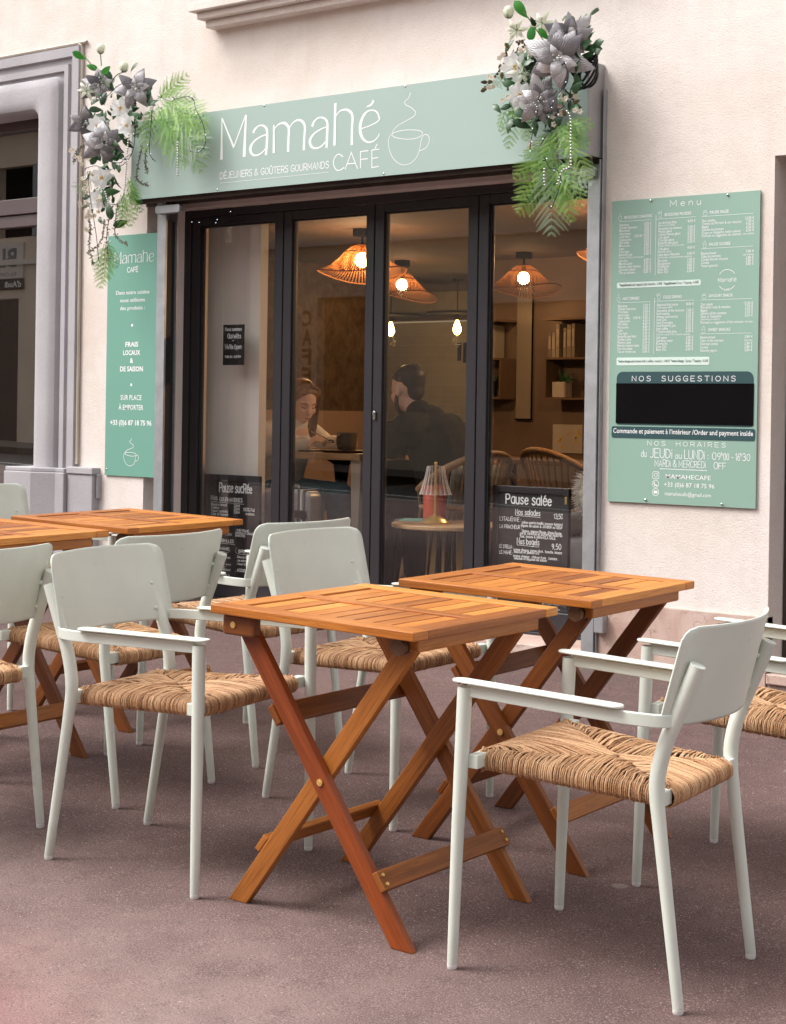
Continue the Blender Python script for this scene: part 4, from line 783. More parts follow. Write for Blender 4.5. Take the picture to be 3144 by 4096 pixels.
for s_ in CUP_S: w.ribbon(crom([(Xb(.52) + (p[0] - cx) * s1, Zb(1172) + (p[1] - 2.354) * s1 * .92, .0026) for p in s_], 6), .0026, yy)
w.build('cup_drawing', M_['white'], bn)
for x, z in ((-2.219, .83), (-2.219, 2.11)):
    b = MB(); b.sphere((x, BY - .001, z), (.005, .0025, .005), 8, 5); b.build('screw', M_['chrome'], bn, smooth=90)

# ------------------------------------------------------------ menu board
mn = thing('menu_board', 'large green menu board with price lists on the wall right of the doors', 'menu board', (1.42, -.012, .797))
MY = -.012; MX, MZ = 1.066, .797
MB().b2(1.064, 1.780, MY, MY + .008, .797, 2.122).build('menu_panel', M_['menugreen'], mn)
yy = MY - .0006
def mx(n): return MX + MA[n][0]
def mz(n): return MZ + MA[n][1]
w = MB()
def column(key, rows, cap=.0112, small=.0085):
    x, z0, z1, xp = mx(key + 'a'), mz(key + 'a'), mz(key + 'b'), mx(key + 'p'); n = len(rows)
    for i, row in enumerate(rows):
        z = z0 + (z1 - z0) * i / (n - 1); nm, _, pr = row.partition('|')
        if nm.startswith('~'): text(w, nm[1:], x, z + .002, small, yy, None, 'L', 0, .80)
        else: text(w, nm, x, z, cap, yy, None, 'L', .004, .80)
        if pr: text(w, pr + (' €' if pr[0].isdigit() and '€' not in pr else ''), xp, z + (.0 if pr[0].isdigit() else .001), cap * (1.0 if pr[0].isdigit() else .75), yy, None, 'R', .004, .86)
column('h1', ['Expresso|2,50', 'Double Expresso|3,50', 'Macchiato|3,00', 'Americano|3,50', 'Café filtre|3,50 € / 4,50 €', 'Cappuccino|4,50', 'Flat white|4,50', 'Mocaccino|4,80', 'Latte|5,00', 'Chaï latte|5,00', 'Butterfly pea|5,00', '~Poudre de fleurs et lait de coco', "Lait d'or|6,00", 'Matcha Latte|5,00', 'Matcha Latte intense|5,50', 'Chocolat chaud|5,00', 'Thé ou infusion|5,00'])
column('c1', ['Jus de fruits frais|8,00', '~Extrait à froid (45cl)', 'Smoothie du moment|7,00', 'Matcha glacé|5,50', 'Matcha intense glacé|6,00', 'Chaï glacé|5,50', 'Chocolat glacé|5,50', 'Butterfly pea glacé|5,50', '~Poudre de fleurs et lait de coco', 'Café glacé|4,00', '~Expresso, glaçon', 'Latte façon Mamahé|6,00', "~Lait d'avoine, sirop du moment, expresso", 'Eau plate|3,00', 'Eau gazeuse|3,00', 'Kombucha|4,80', 'Soda 33cl|4,00', 'Bière 33cl|6,00'])
column('s1', ['Nos salades|13,50', 'Tartine du Mamahé & son mesclun|7,50', 'Bagels|9,50', 'Quiche du moment|6,50', 'Soupe ou Gaspacho (selon saison)|6,50', 'Formule ou suggestion du moment|voir ardoise'])
column('w1', ['Banana bread|3,80', 'Cake du moment|voir ardoise', "Cookie flocons d'avoine|2,80", 'Cookie|2,80', 'Yaourt granola|3,80'])
column('h2', ['Expresso|2,50', 'Double Expresso|3,50', 'Macchiato|3,00', 'Americano|3,50', 'Filter coffee|3,50 € / 4,00 €', 'Cappuccino|4,50', 'Flat white|4,50', 'Mocaccino|4,80', 'Latte|5,00', 'Chaï latte|5,00', 'Butterfly pea latte|5,00', 'Golden Latte|6,00', 'Matcha Latte|5,00', 'Matcha intense Latte|5,50', 'Hot chocolate|5,00', 'Tea or herbal tea|5,00'])
column('c2', ['Seasonal fruit juices|8,00', '~Cold extract (45cl)', 'Smoothie of the moment|7,00', 'Iced matcha|5,50', 'Intense iced matcha|6,00', 'Iced Chaï|5,50', 'Iced Chocolate|5,50', 'Iced Butterfly pea|5,50', 'Iced coffee|4,00', 'Mamahé-style latte|6,00', '~Oat milk, syrup of the moment, expresso', 'Still water|3,00', 'Sparkling water|3,00', 'Kombucha|4,80', 'Soda 33cl|4,00', 'Beer 33cl|6,00'])
column('s2', ['Our salads|13,50', "Mamahé's toast & mesclun|7,50", 'Bagels|9,50', 'Quiche of the moment|6,50', 'Soup or Gaspacho|6,50', '~(depending on season)', 'Formula or suggestion of the moment|See slate'])
column('w2', ['Banana bread|3,80', 'Cake of the moment|See slate', 'Oatmeal cookie|2,80', 'Cookie|2,80', 'Granola yogurt|3,80'])
w.build('price_lists', M_['white'], mn)
w = MB()
for n, t in zip(range(1, 9), ('BOISSONS CHAUDES', 'BOISSONS FROIDES', 'PAUSE SALÉE', 'PAUSE SUCRÉE', 'HOT DRINKS', 'COLD DRINKS', 'SAVOURY SNACK', 'SWEET SNACKS')):
    text(w, t, mx('H%d' % n), mz('H%d' % n), .0125, yy, mx('H%de' % n) - mx('H%d' % n), 'L', .006)
    x, z = mx('H%d' % n) - .022, mz('H%d' % n) + .004      # little icon before each heading
    k = (n - 1) % 4
    if k == 0: w.ribbon(crom([(x - .008, z + .006), (x - .007, z - .006), (x, z - .010), (x + .006, z - .006), (x + .007, z + .006), (x - .008, z + .006)], 4), .0012, yy); w.ribbon(crom([(x, z + .009), (x + .003, z + .014), (x - .002, z + .018), (x + .001, z + .023)], 4), .0011, yy)
    elif k == 1: w.ribbon([(x - .007, z + .012), (x - .005, z - .010), (x + .005, z - .010), (x + .007, z + .012), (x - .007, z + .012)], .0012, yy); w.ribbon([(x + .002, z + .012), (x + .005, z + .022)], .0012, yy); ring(w, x - .007, z + .013, .005, .001, yy)
    elif k == 2: w.ribbon(crom([(x - .010, z + .003), (x - .007, z - .008), (x + .007, z - .008), (x + .010, z + .003), (x - .010, z + .003)], 3), .0012, yy); ring(w, x - .004, z + .008, .004, .001, yy); ring(w, x + .004, z + .008, .004, .001, yy - .0001)
    else: w.ribbon([(x - .008, z + .004), (x - .005, z - .012), (x + .005, z - .012), (x + .008, z + .004), (x - .008, z + .004)], .0012, yy); w.ribbon(crom([(x - .008, z + .006), (x - .003, z + .014), (x, z + .018), (x + .004, z + .012), (x + .008, z + .006)], 4), .0012, yy)
for a in ('u1', 'u2', 'u3', 'u4'):
    z = (mz(a) + mz(a + 'e')) / 2; w.b2(mx(a), mx(a + 'e'), yy, yy + .0012, z - .0007, z + .0007)
for kx, kz in (('u1', 'H5'), ('u2', 'H6'), ('u3', 'H7'), ('u4', 'H8')):
    z = mz(kz) - .011; w.b2(mx(kx), mx(kx + 'e'), yy, yy + .0012, z - .0007, z + .0007)
for a in ('v1', 'v2'): w.b2(mx(a) - .0007, mx(a) + .0007, yy - .0003, yy + .001, mz(a + 'e'), mz(a))
w.build('column_headings', M_['white'], mn); w = MB()
strokes(w, 'Menu', mx('menu0'), mz('menu0'), .026, .0024, yy, width=.147, gap=4)
w.build('title', M_['white'], mn); w = MB()
x, z = mx('lc'), mz('lc'); ring(w, x, z, .043, .0024, yy, 35, 145); ring(w, x, z, .043, .0024, yy, 215, 250); ring(w, x, z, .043, .0024, yy, 290, 325)
s2 = .086 / (LX1 - LX0)
for i, s_ in enumerate(LOGO_S + LOGO_L):
    pts = [(x - .043 + (p[0] - LX0) * s2, z - .008 + (p[1] - 2.483) * s2, max(.0016, p[2] * s2 * 1.3)) for p in s_]
    w.ribbon(crom(pts, 3) if i < len(LOGO_S) else pts, .01, yy - .00003 * i)
strokes(w, 'CAFE', x, z - .045, .007, .0014, yy, width=.026, align='C')
w.build('round_logo', M_['white'], mn); w = MB()
strokes(w, 'NOS HORAIRES', mx('hor0'), mz('hor0'), .0185, .0021, yy, width=mx('hor1') - mx('hor0'), gap=3.2)
w.build('hours_heading', M_['white'], mn); w = MB()
for k, (t, e) in enumerate((('MAMAHECAFE', 'm1'), ('+33 (0)6 87 18 75 96', 'm2'), ('mamahecafe@gmail.com', 'm3'))):
    text(w, t, mx(e), mz(e), (.0185, .0185, .0165)[k], yy, mx(e + 'e') - mx(e), 'L', .002)
w.build('contact_lines', M_['white'], mn); w = MB()
x, z = mx('ic1'), mz('ic1'); w.ribbon(rrect(x - .015, x + .015, z - .015, z + .015, .005) + [rrect(x - .015, x + .015, z - .015, z + .015, .005)[0]], .0024, yy); ring(w, x, z, .0075, .0022, yy); disc(w, x + .009, z + .009, .002, yy)
w.build('contact_icon', M_['white'], mn); w = MB()
x, z = mx('ic2'), mz('ic2'); ring(w, x, z, .0155, .0024, yy); w.ribbon(crom([(x - .006, z + .007), (x - .006, z - .001), (x - .001, z - .006), (x + .007, z - .006)], 4), .005, yy - .0002)
w.build('contact_icon', M_['white'], mn); w = MB()
x, z = mx('ic3'), mz('ic3'); ring(w, x, z, .0155, .0024, yy); w.b2(x - .009, x + .009, yy, yy + .001, z - .006, z + .006)
w.build('contact_icon', M_['white'], mn)
MB().prism(rrect(mx('b1'), mx('b1e'), mz('b1') + .004, mz('b1e') - .003, .006), 0, .001, o=V((0, MY, 0))).build('note_strip', M_['offwhite'], mn)
MB().prism(rrect(mx('b2'), mx('b2e'), mz('b2'), mz('b2e'), .006), 0, .001, o=V((0, MY, 0))).build('note_strip', M_['offwhite'], mn)
w = MB(); z = (mz('b1') + mz('b1e')) / 2 - .003
text(w, '*supplément', mx('b1') + .012, z, .011, MY - .002, .062, 'L', .014); text(w, 'Lait végétal /café /matcha : 1,00€', mx('b1') + .077, z, .011, MY - .002, .150, 'L', .002)
text(w, '*supplément', mx('b1') + .234, z, .011, MY - .002, .062, 'L', .014); text(w, 'Sirop / Topping : 0,50€', mx('b1') + .299, z, .011, MY - .002, .105, 'L', .002)
z = (mz('b2') + mz('b2e')) / 2 - .004
text(w, '*extra charge', mx('b2') + .008, z, .011, MY - .002, .062, 'L', .014); text(w, 'plant-based milk / coffee / matcha: : 1.00 €', mx('b2') + .074, z, .011, MY - .002, .192, 'L', .002)
text(w, '*extra charge', mx('b2') + .272, z, .011, MY - .002, .062, 'L', .014); text(w, 'Syrup / Topping : 0,50€', mx('b2') + .343, z, .011, MY - .002, .108, 'L', .002)
w.build('note_lettering', M_['ink'], mn)
z1 = mz('sg1'); z0 = mz('sgb')
MB().prism(rrect(mx('sg0'), mx('sg1'), z0, z1, .03, .012), 0, .001, o=V((0, MY, 0))).build('suggestions_panel', M_['teal'], mn)
MB().b2(mx('bl0') - .001, mx('bl1') + .002, MY - .003, MY - .0012, mz('bl0') - .002, mz('bl1') + .004).build('chalk_panel', M_['black'], mn)
MB().prism(rrect(mx('bar0'), mx('bar1'), mz('bar0') - .006, mz('bar1') + .004, .010), 0, .0012, o=V((0, MY, 0))).build('payment_strip', M_['teal'], mn)
w = MB()
strokes(w, 'NOS SUGGESTIONS', mx('nos0'), mz('nos0'), .0215, .0026, MY - .0022, width=mx('nos1') - mx('nos0'), gap=3.2)
text(w, 'Commande et paiement à l’intérieur /Order and payment inside', (mx('bar0') + mx('bar1')) / 2, (mz('com0') + mz('com1')) / 2 + .004, .0205, MY - .0022, mx('com1') - mx('com0'), 'C', .010)
w.build('panel_lettering', M_['white'], mn)
w = MB()
x0, x1 = mx('je0'), mx('je1'); z = (mz('je0') + mz('je1')) / 2
strokes(w, 'du', x0, z, .028, .0028, yy, width=.025, jit=.05); strokes(w, 'JEUDi', x0 + .046, z - .002, .038, .0036, yy, width=.105, jit=.05)
strokes(w, 'au', x0 + .168, z - .003, .026, .0028, yy, width=.030, jit=.05); strokes(w, 'LUNDi', x0 + .212, z - .003, .036, .0035, yy, width=.095, jit=.05)
strokes(w, ': 09', x0 + .325, z - .003, .030, .0030, yy, width=.058, jit=.05); strokes(w, 'h', x0 + .387, z + .014, .015, .0025, yy); strokes(w, '00 - 16', x0 + .398, z - .003, .030, .0030, yy, width=.075, jit=.05)
strokes(w, 'h', x0 + .476, z + .014, .015, .0025, yy); strokes(w, '30', x0 + .486, z - .003, .030, .0030, yy, width=.034, jit=.05)
z = mz('ma0') - .002; strokes(w, 'MARDi & MERCREDi', mx('ma0'), z, .028, .0028, yy, width=.245, jit=.06); strokes(w, 'OFF', mx('ma0') + .285, z - .003, .027, .0028, yy, width=.056, jit=.06)
w.ribbon([(mx('ma0') + .026, z - .010), (mx('ma0') + .252, z - .011)], .003, yy)
w.build('handwritten_hours', M_['chalk'], mn)
for a in ('screws', 'sc2', 'sc3', 'sc4'):
    b = MB(); b.sphere((mx(a), MY - .003, mz(a)), (.006, .004, .006), 10, 6); b.build('screw', M_['chrome'], mn, smooth=90)
# ------------------------------------------------------------ folding tables
def make_table(name, label, near_leg='woodleg'):
    t = thing(name, label, 'table', (0, 0, 0), 'folding acacia tables on the pavement')
    T, th = .72, .021; z = T - th / 2; S = .30; g = .0055
    for v, wd in ((-S + .0275, .055), (S - .0275, .055)): MB().box((0, v, z), (2 * S, wd, th), ax=0).build('frame_board', M_['wood'], t, bevel=.0025)
    MB().box((0, 0, z), (2 * S - .075, .044, th), ax=0).build('middle_board', M_['wood'], t, bevel=.002)
    e0 = .0655
    for s in (-1, 1): MB().box((s * (S - e0 / 2 + .001), 0, z - .0002), (e0 - .004, 2 * S - .1115, th - .0006), ax=1).build('end_board', M_['wood'], t, bevel=.002)
    w = MB(); n = 9; L = 2 * S - 2 * e0; p = L / n
    for f in (-1, 1):
        a, b = (.0225, S - .0555)
        for i in range(n):
            u = -L / 2 + p * (i + .5)
            w.box((u, f * (a + b) / 2, z - .0015 + random.uniform(-.0006, .0006)), (p - g, b - a, th - .005), ax=1)
    w.build('slats', M_['wood'], t, bevel=.0016)
    # under frame
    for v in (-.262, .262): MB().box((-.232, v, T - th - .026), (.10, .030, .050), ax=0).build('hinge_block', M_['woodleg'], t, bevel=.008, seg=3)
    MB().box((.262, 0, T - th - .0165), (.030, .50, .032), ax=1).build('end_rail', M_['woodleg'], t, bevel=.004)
    for v in (-.266, -.243, .243, .266):
        w = MB(); w.tube([(.236, v - .008, T - th - .022), (.236, v + .008, T - th - .022)], .019, 20); w.build('pivot_disc', M_['darkwood'], t, smooth=50)
    def leg(u0, z0, u1, v, wd, mat):
        """bar in the u-z plane from the pivot (u0,z0) to the floor at u1, at lateral v; floor end cut level"""
        d = V((u1 - u0, -z0)).normalized(); nrm = V((-d[1], d[0])); h = wd / 2
        k = h / abs(d[1])
        P = [(u1 - k, .0), (u1 + k, .0)] if True else []
        a = V((u0, z0))
        arc = [a + nrm * (h * math.cos(R(q))) - d * (h * math.sin(R(q))) for q in range(0, 181, 30)]
        side = 1 if nrm[0] > 0 else -1
        poly = [(u1 - k, 0), (u1 + k, 0)] + [tuple(q) for q in (arc if side > 0 else arc[::-1])]
        m = MB(); m.prism(poly, -.011, .011, o=V((0, v, 0)), ax=(d[0], d[1]))
        o = m.build('leg', M_[mat], t, bevel=.0025); return o
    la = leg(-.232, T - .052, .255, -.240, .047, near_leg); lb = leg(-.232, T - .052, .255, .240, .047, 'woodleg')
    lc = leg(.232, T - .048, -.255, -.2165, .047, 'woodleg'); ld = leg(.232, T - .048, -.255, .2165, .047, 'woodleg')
    # cross bars, laid along the slanted legs
    def cross(u0, z0, u1, f, off, v, ln, wd, name):
        d = V((u1 - u0, -z0)).normalized(); nrm = V((-d[1], d[0]))
        c = V((u0, z0)) + (V((u1, 0)) - V((u0, z0))) * f + nrm * off
        ang = math.atan2(d[1], d[0])
        m3 = Matrix.Rotation(-ang, 3, 'Y')
        MB().box((c[0], v, c[1]), (wd, ln, .017), m3, ax=1).build(name, M_['woodleg'], t, bevel=.003)
    cross(-.232, T - .052, .255, .815, .0325, 0, .515, .048, 'low_rail')
    cross(-.232, T - .052, .255, .265, -.0325, 0, .515, .050, 'upper_rail')
    cross(.232, T - .048, -.255, .80, -.0325, 0, .455, .046, 'low_rail')
    uX = (-.232 + .232) / 2; fz = .347
    for v, s in ((-.252, -1), (.252, 1)):
        w = MB(); w.tube([(.0115, v - .0 * s, fz - .01), (.0115, v + .003 * s, fz - .01)], .0085, 12); w.tube([(.0115, v + .001 * s, fz - .01), (.0115, v + .0042 * s, fz - .01)], .004, 6); w.build('bolt', M_['brass'], t, smooth=40)
    for v, s in ((-.277, -1), (.277, 1)):
        w = MB(); w.tube([(-.245, v, T - .046), (-.245, v + .003 * s, T - .046)], .008, 12); w.build('bolt', M_['brass'], t, smooth=40)
    for s in (-1, 1):
        for q in (-.011, .011):
            f = .815; u = -.232 + (.255 + .232) * f + .0445 * .81 + q * .6; zz = (T - .052) * (1 - f) + .0445 * .59 - q * .8
            w = MB(); w.tube([(u - .003, s * .243, zz - .002), (u, s * .243, zz)], .0042, 8); w.build('screw', M_['brass'], t, smooth=40)
    return t

TABLES = [(2.42, -3.258, .033, 1.0, 'folding wooden table with one reddish leg, nearest to the camera', 'redwood'),
          (2.388, -2.503, .058, 1.0, 'folding wooden table standing before the Pause salée chalkboard', 'woodleg'),
          (.31, -2.167, .042, 1.0, 'folding wooden table nearest the wall in front of the Pause sucrée chalkboard', 'woodleg'),
          (.505, -3.02, .042, 1.03, 'folding wooden table cut by the left edge of the photo', 'woodleg')]
tb = make_table('folding_table', TABLES[0][4], 'redwood')
tb2 = make_table('folding_table', TABLES[1][4])
for i, (x, y, th, s, lb, _) in enumerate(TABLES):
    o = (tb, tb2)[i] if i < 2 else copy_tree(tb2)
    place(o, x, y, th, s); o['label'] = lb

# ------------------------------------------------------------ sage armchairs with woven seats
def make_chair():
    t = thing('armchair', 'sage armchair', 'chair', (0, 0, 0), 'sage metal armchairs with woven seats')
    for s in (-1, 1):
        m = MB(); m.tube([(.252, s * .254, .012), (.249, s * .2525, .30), (.245, s * .2505, .50), (.243, s * .25, .612)], [.0115, .0142, .0162, .0165], 14)
        lg = m.build('leg', M_['chair'], t, smooth=50)
        m = MB(); m.lathe([(.0, 0), (.0095, .0), (.0112, .003), (.0113, .0125)], 14, (.252, s * .254, .0)); m.build('foot_cap', M_['chaircap'], lg, smooth=50)
        path = crom([(-.250, s * .205, .012), (-.222, s * .2046, .20), (-.197, s * .2042, .37), (-.188, s * .204, .44), (-.191, s * .204, .49), (-.206, s * .204, .55), (-.231, s * .2045, .615), (-.2685, s * .2055, .712)], 4)
        n = len(path); m = MB(); m.tube(path, [.0115 + .005 * min(1, i / n * 2.2) for i in range(n)], 14)
        lg = m.build('leg', M_['chair'], t, smooth=50)
        m = MB(); m.lathe([(.0, 0), (.0095, .0), (.0112, .003), (.0113, .0125)], 14, (-.250, s * .205, .0)); m.build('foot_cap', M_['chaircap'], lg, smooth=50)
        # armrest: flat pad over an upright bar that curves in to the rear leg
        bar = crom([(.235, s * .25, .606), (.10, s * .2505, .602), (-.08, s * .2505, .597), (-.15, s * .246, .595), (-.20, s * .232, .594), (-.222, s * .212, .594)], 4)
        m = MB(); vs = []; fs = []
        for i, p in enumerate(bar):
            q = V(bar[min(i + 1, len(bar) - 1)]) - V(bar[max(i - 1, 0)]); nn = V((-q.y, q.x, 0)).normalized() * .0055
            h = .014 - .001 * (i / len(bar))
            vs += [V(p) + nn + V((0, 0, h)), V(p) - nn + V((0, 0, h)), V(p) - nn - V((0, 0, h)), V(p) + nn - V((0, 0, h))]
        for i in range(len(bar) - 1):
            for k in range(4): fs.append((i * 4 + k, i * 4 + (k + 1) % 4, i * 4 + 4 + (k + 1) % 4, i * 4 + 4 + k))
        fs += [(3, 2, 1, 0), tuple(len(vs) - 4 + k for k in range(4))]
        m.add(vs, fs)
        pad = []
        for k in range(9):
            a = R(-90 + 180 * k / 8); pad.append((.250 + .021 * math.cos(a), .0215 * math.sin(a)))
        for k in range(7):
            a = R(90 + 180 * k / 6); pad.append((-.112 + .016 * math.cos(a), .0205 * math.sin(a)))
        sl = V((1, 0, .0235)).normalized()
        m.prism(pad, 0, .0055, sl, V((0, 1, 0)), V((0, s * .2505, .6165)))
        m.build('armrest', M_['chair'], t, smooth=35, bevel=.0018)
    # bent plate back rest
    m = MB(); vs = []; fs = []; rr = .033; H0, H1 = .580, .789
    ts = [0, .03, .07, .13, .20, .3, .4, .5, .6, .7, .80, .87, .93, .97, 1]; ns = 16
    for tt in ts:
        z = H0 + (H1 - H0) * tt; dd = min(z - H0, H1 - z)
        W = .234 - .003 * tt; hw = W if dd >= rr else W - rr + math.sqrt(max(0, rr * rr - (rr - dd) ** 2))
        for i in range(ns + 1):
            q = -1 + 2 * i / ns; la = hw * q; sag = -.061 * (1 - (la / .231) ** 2)
            vs.append((-.2045 - .232 * (z - .6) + sag, la, z))
    for j in range(len(ts) - 1):
        for i in range(ns):
            a = j * (ns + 1) + i; fs.append((a, a + 1, a + ns + 2, a + ns + 1))
    m.add(vs, fs); o = m.build('backrest', M_['chair'], t, smooth=60)
    sd = o.modifiers.new('thickness', 'SOLIDIFY'); sd.thickness = .0035; sd.offset = 0
    for s in (-1, 1):
        for z in (.612, .680):
            m = MB(); m.sphere((-.226 - .26 * (z - .602), s * .188, z), (.008, .008, .007), 8, 6); m.build('weld', M_['chair'], t, smooth=80)
    # seat rails and corner lugs
    C = [V((.226, .203, .452)), V((.226, -.203, .452)), V((-.198, -.163, .426)), V((-.198, .163, .426))]   # FL FR RR RL
    m = MB()
    for s, c, lx in ((1, C[0], .247), (-1, C[1], .247)):
        m.box(((c.x + lx) / 2 - .016, s * .220, .452), (.024, .052, .030))
    for s, c in ((1, C[3]), (-1, C[2])):
        m.box((-.190, s * .176, .427), (.022, .044, .032))
    for i in range(4):
        a, b = C[i], C[(i + 1) % 4]; d = b - a; ang = math.atan2(d.y, d.x)
        pit = math.asin(d.z / d.length)
        m.box((a + b) / 2 + V((0, 0, -.002)) - ((a + b) / 2 - V((0, 0, .44))).normalized() * .016, (d.length - .03, .014, .026), Matrix.Rotation(ang, 3, 'Z') @ Matrix.Rotation(-pit, 3, 'Y'))
    m.build('seat_frame', M_['chair'], t, bevel=.002)
    # woven seat: strands wrap over each rail and run in to the diagonals
    rng = random.Random(11); m = MB(); cen = V((-.005, 0, .444))
    base = [c + V((0, 0, .0)) for c in C]
    m.add([V((c.x * .97, c.y * .97, c.z + .0105)) for c in base] + [V((c.x * .97, c.y * .97, c.z - .015)) for c in base], [(0, 3, 2, 1), (4, 5, 6, 7)] + [(k, (k + 1) % 4, 4 + (k + 1) % 4, 4 + k) for k in range(4)], r=-.4)
    for i in range(4):
        a, b = C[i], C[(i + 1) % 4]; e = b - a; ln = e.length; ed = e.normalized()
        inw = V((0, 0, 1)).cross(ed); inw = -inw if inw.dot(cen - a) < 0 else inw
        N = int(ln / .0044); u_c = (cen - a).dot(ed) / ln; dep = (cen - a).dot(inw)
        for k in range(N):
            f = (k + .5 + rng.uniform(-.25, .25)) / N
            L = dep * min(f / u_c, (1 - f) / (1 - u_c)); L = max(.012, L - .003 + rng.uniform(-.004, .010))
            p = a + e * f; jl = lambda q: ed * rng.uniform(-q, q)
            up = lambda h: V((0, 0, h))
            nz = cen.z - p.z
            pts = [p + inw * .016 + up(-.020) + jl(.002), p - inw * .004 + up(-.021) + jl(.0015), p - inw * .0115 + up(-.012), p - inw * .0125 + up(.003) + jl(.001), p - inw * .006 + up(.014), p + inw * .006 + up(.0185) + jl(.0015)]
            for q in ((.35, .70, 1.0) if L > .05 else (.6, 1.0)):
                hgt = .019 + .006 * math.sin(math.pi * min(1, q * .85)) - .010 * q ** 3
                pts.append(p + inw * (L * q) + up(hgt + nz * (L * q) / dep + rng.uniform(-.0024, .0012)) + jl(.0034))
            rd = rng.uniform(.0017, .0026)
            m.tube(pts, [rd * rng.uniform(.85, 1.15) for _ in pts], 5, cap=False, r=rng.random())
    m.build('woven_seat', M_['raffia'], t, smooth=180)
    return t
CHAIRS = [(3.052, -3.228, 3.25, 'sage armchair in the right foreground seen from behind, right of the front table'),
          (1.796, -3.337, .155, 'sage armchair tucked under the left side of the front table'),
          (1.783, -2.501, .058, 'sage armchair pushed under the left side of the table facing the Pause salée chalkboard'),
          (3.04, -2.43, 3.24, 'sage armchair cut by the right edge, behind the foreground chair'),
          (1.065, -2.925, 3.19, 'sage armchair facing away, half hidden behind the chair left of the front table'),
          (1.015, -2.253, 3.12, 'sage armchair facing left beside the Pause sucrée chalkboard, farthest of its row'),
          (1.09, -3.615, 3.18, 'sage armchair cut by the left edge, showing its back and one long rear leg'),
          (-.25, -2.208, .037, 'sage armchair at the far left, before the mauve stone pedestal')]
ch = make_chair()
for i, (x, y, th, lb) in enumerate(CHAIRS):
    o = ch if i == 0 else copy_tree(ch)
    place(o, x, y, th); o['label'] = lb

# ------------------------------------------------------------ flower garlands on the sign corners
VIEW = V((5, -6.45, 1.18))
def leaf(mb, a, b, wd, nrm=None, fold=.25, curl=.15, n=6, prof=None, r=None, wave=0):
    a, b = V(a), V(b); d = b - a; L = d.length
    if L < 1e-4: return
    nrm = V(nrm) if nrm else (VIEW - a).normalized()
    s = d.cross(nrm).normalized(); up = s.cross(d).normalized(); vs = []
    for i in range(n + 1):
        t = i / n; wv = (prof(t) if prof else math.sin(math.pi * t ** .72) ** .85) * wd / 2
        c = a + d * t + up * (curl * L * (4 * t * (1 - t)) - curl * L * .6 * t * t)
        wob = wave * math.sin(t * 13) * wd
        vs += [c + s * wv - up * (fold * wv + wob), c, c - s * wv - up * (fold * wv - wob)]
    fs = []; uvs = []
    for i in range(n):
        k = i * 3; fs += [(k, k + 1, k + 4, k + 3), (k + 1, k + 2, k + 5, k + 4)]
        a_, b_ = i / n, (i + 1) / n; uvs += [[(a_, 1), (a_, 0), (b_, 0), (b_, 1)], [(a_, 0), (a_, -1), (b_, -1), (b_, 0)]]
    mb.add(vs, fs, uvs, r)
def basis(c, tilt=(0, 0)):
    n = (VIEW - V(c)).normalized(); u = n.cross(V((0, 0, 1))).normalized() * -1; v = n.cross(u) * -1
    if v.z < 0: v = -v
    n = (n + u * tilt[0] + v * tilt[1]).normalized(); u = v.cross(n).normalized(); v = n.cross(u)
    return n, u, v
def poinsettia(g, c, size, rng, tilt=(0, 0), rings=((6, 1.12, .006), (6, .86, .026), (5, .55, .046)), dark=0):
    n, u, v = basis(c, tilt); c = V(c); m = MB()
    for cnt, k, fw in rings:
        o = rng.uniform(0, 6)
        for i in range(cnt):
            a = o + 2 * math.pi * i / cnt + rng.uniform(-.25, .25); L = size * k * rng.uniform(.8, 1.15)
            d = u * math.cos(a) + v * math.sin(a); tip = c + d * L + n * (fw - L * rng.uniform(-.1, .35))
            leaf(m, c + d * .008 + n * fw * .5, tip, L * rng.uniform(.44, .56), n + d * rng.uniform(-.7, .4), .32, rng.uniform(.05, .32), 9, lambda t: max(0, math.sin(math.pi * t ** .74)) ** .85 * (1 - .38 * t) * 1.25, rng.random() ** 1.3, .04)
    o = m.build('poinsettia', M_['silverleaf'], g, smooth=40)
    m = MB()
    for i in range(14):
        p = c + n * (.045 + rng.uniform(0, .012)) + u * rng.gauss(0, .012) + v * rng.gauss(0, .012); m.sphere(p, rng.uniform(.003, .005), 6, 4)
    m.build('berry_cluster', M_['silver'], o, smooth=80)
def clematis(g, c, rad, rng, tilt=(0, 0), petals=8, mat='petal'):
    n, u, v = basis(c, tilt); c = V(c); m = MB(); o0 = rng.uniform(0, 1)
    for i in range(petals):
        a = o0 + 2 * math.pi * i / petals + rng.uniform(-.1, .1); d = u * math.cos(a) + v * math.sin(a)
        leaf(m, c + d * .005 + n * .004 * (i % 2), c + d * rad * rng.uniform(.9, 1.1) + n * rng.uniform(-.005, .014), rad * .62, n, .22, .06, 6, lambda t: math.sin(math.pi * t ** .85) ** .75, rng.random())
    o = m.build('clematis_flower', M_[mat], g, smooth=50); m = MB()
    for i in range(16):
        a = rng.uniform(0, 6.3); d = u * math.cos(a) + v * math.sin(a); rr = rad * .26 * rng.uniform(.3, 1)
        m.tube([c + n * .006, c + d * rr * .6 + n * .016, c + d * rr + n * .017], [.0012, .0012, .002], 5)
    m.build('stamens', M_['stamen'], o)
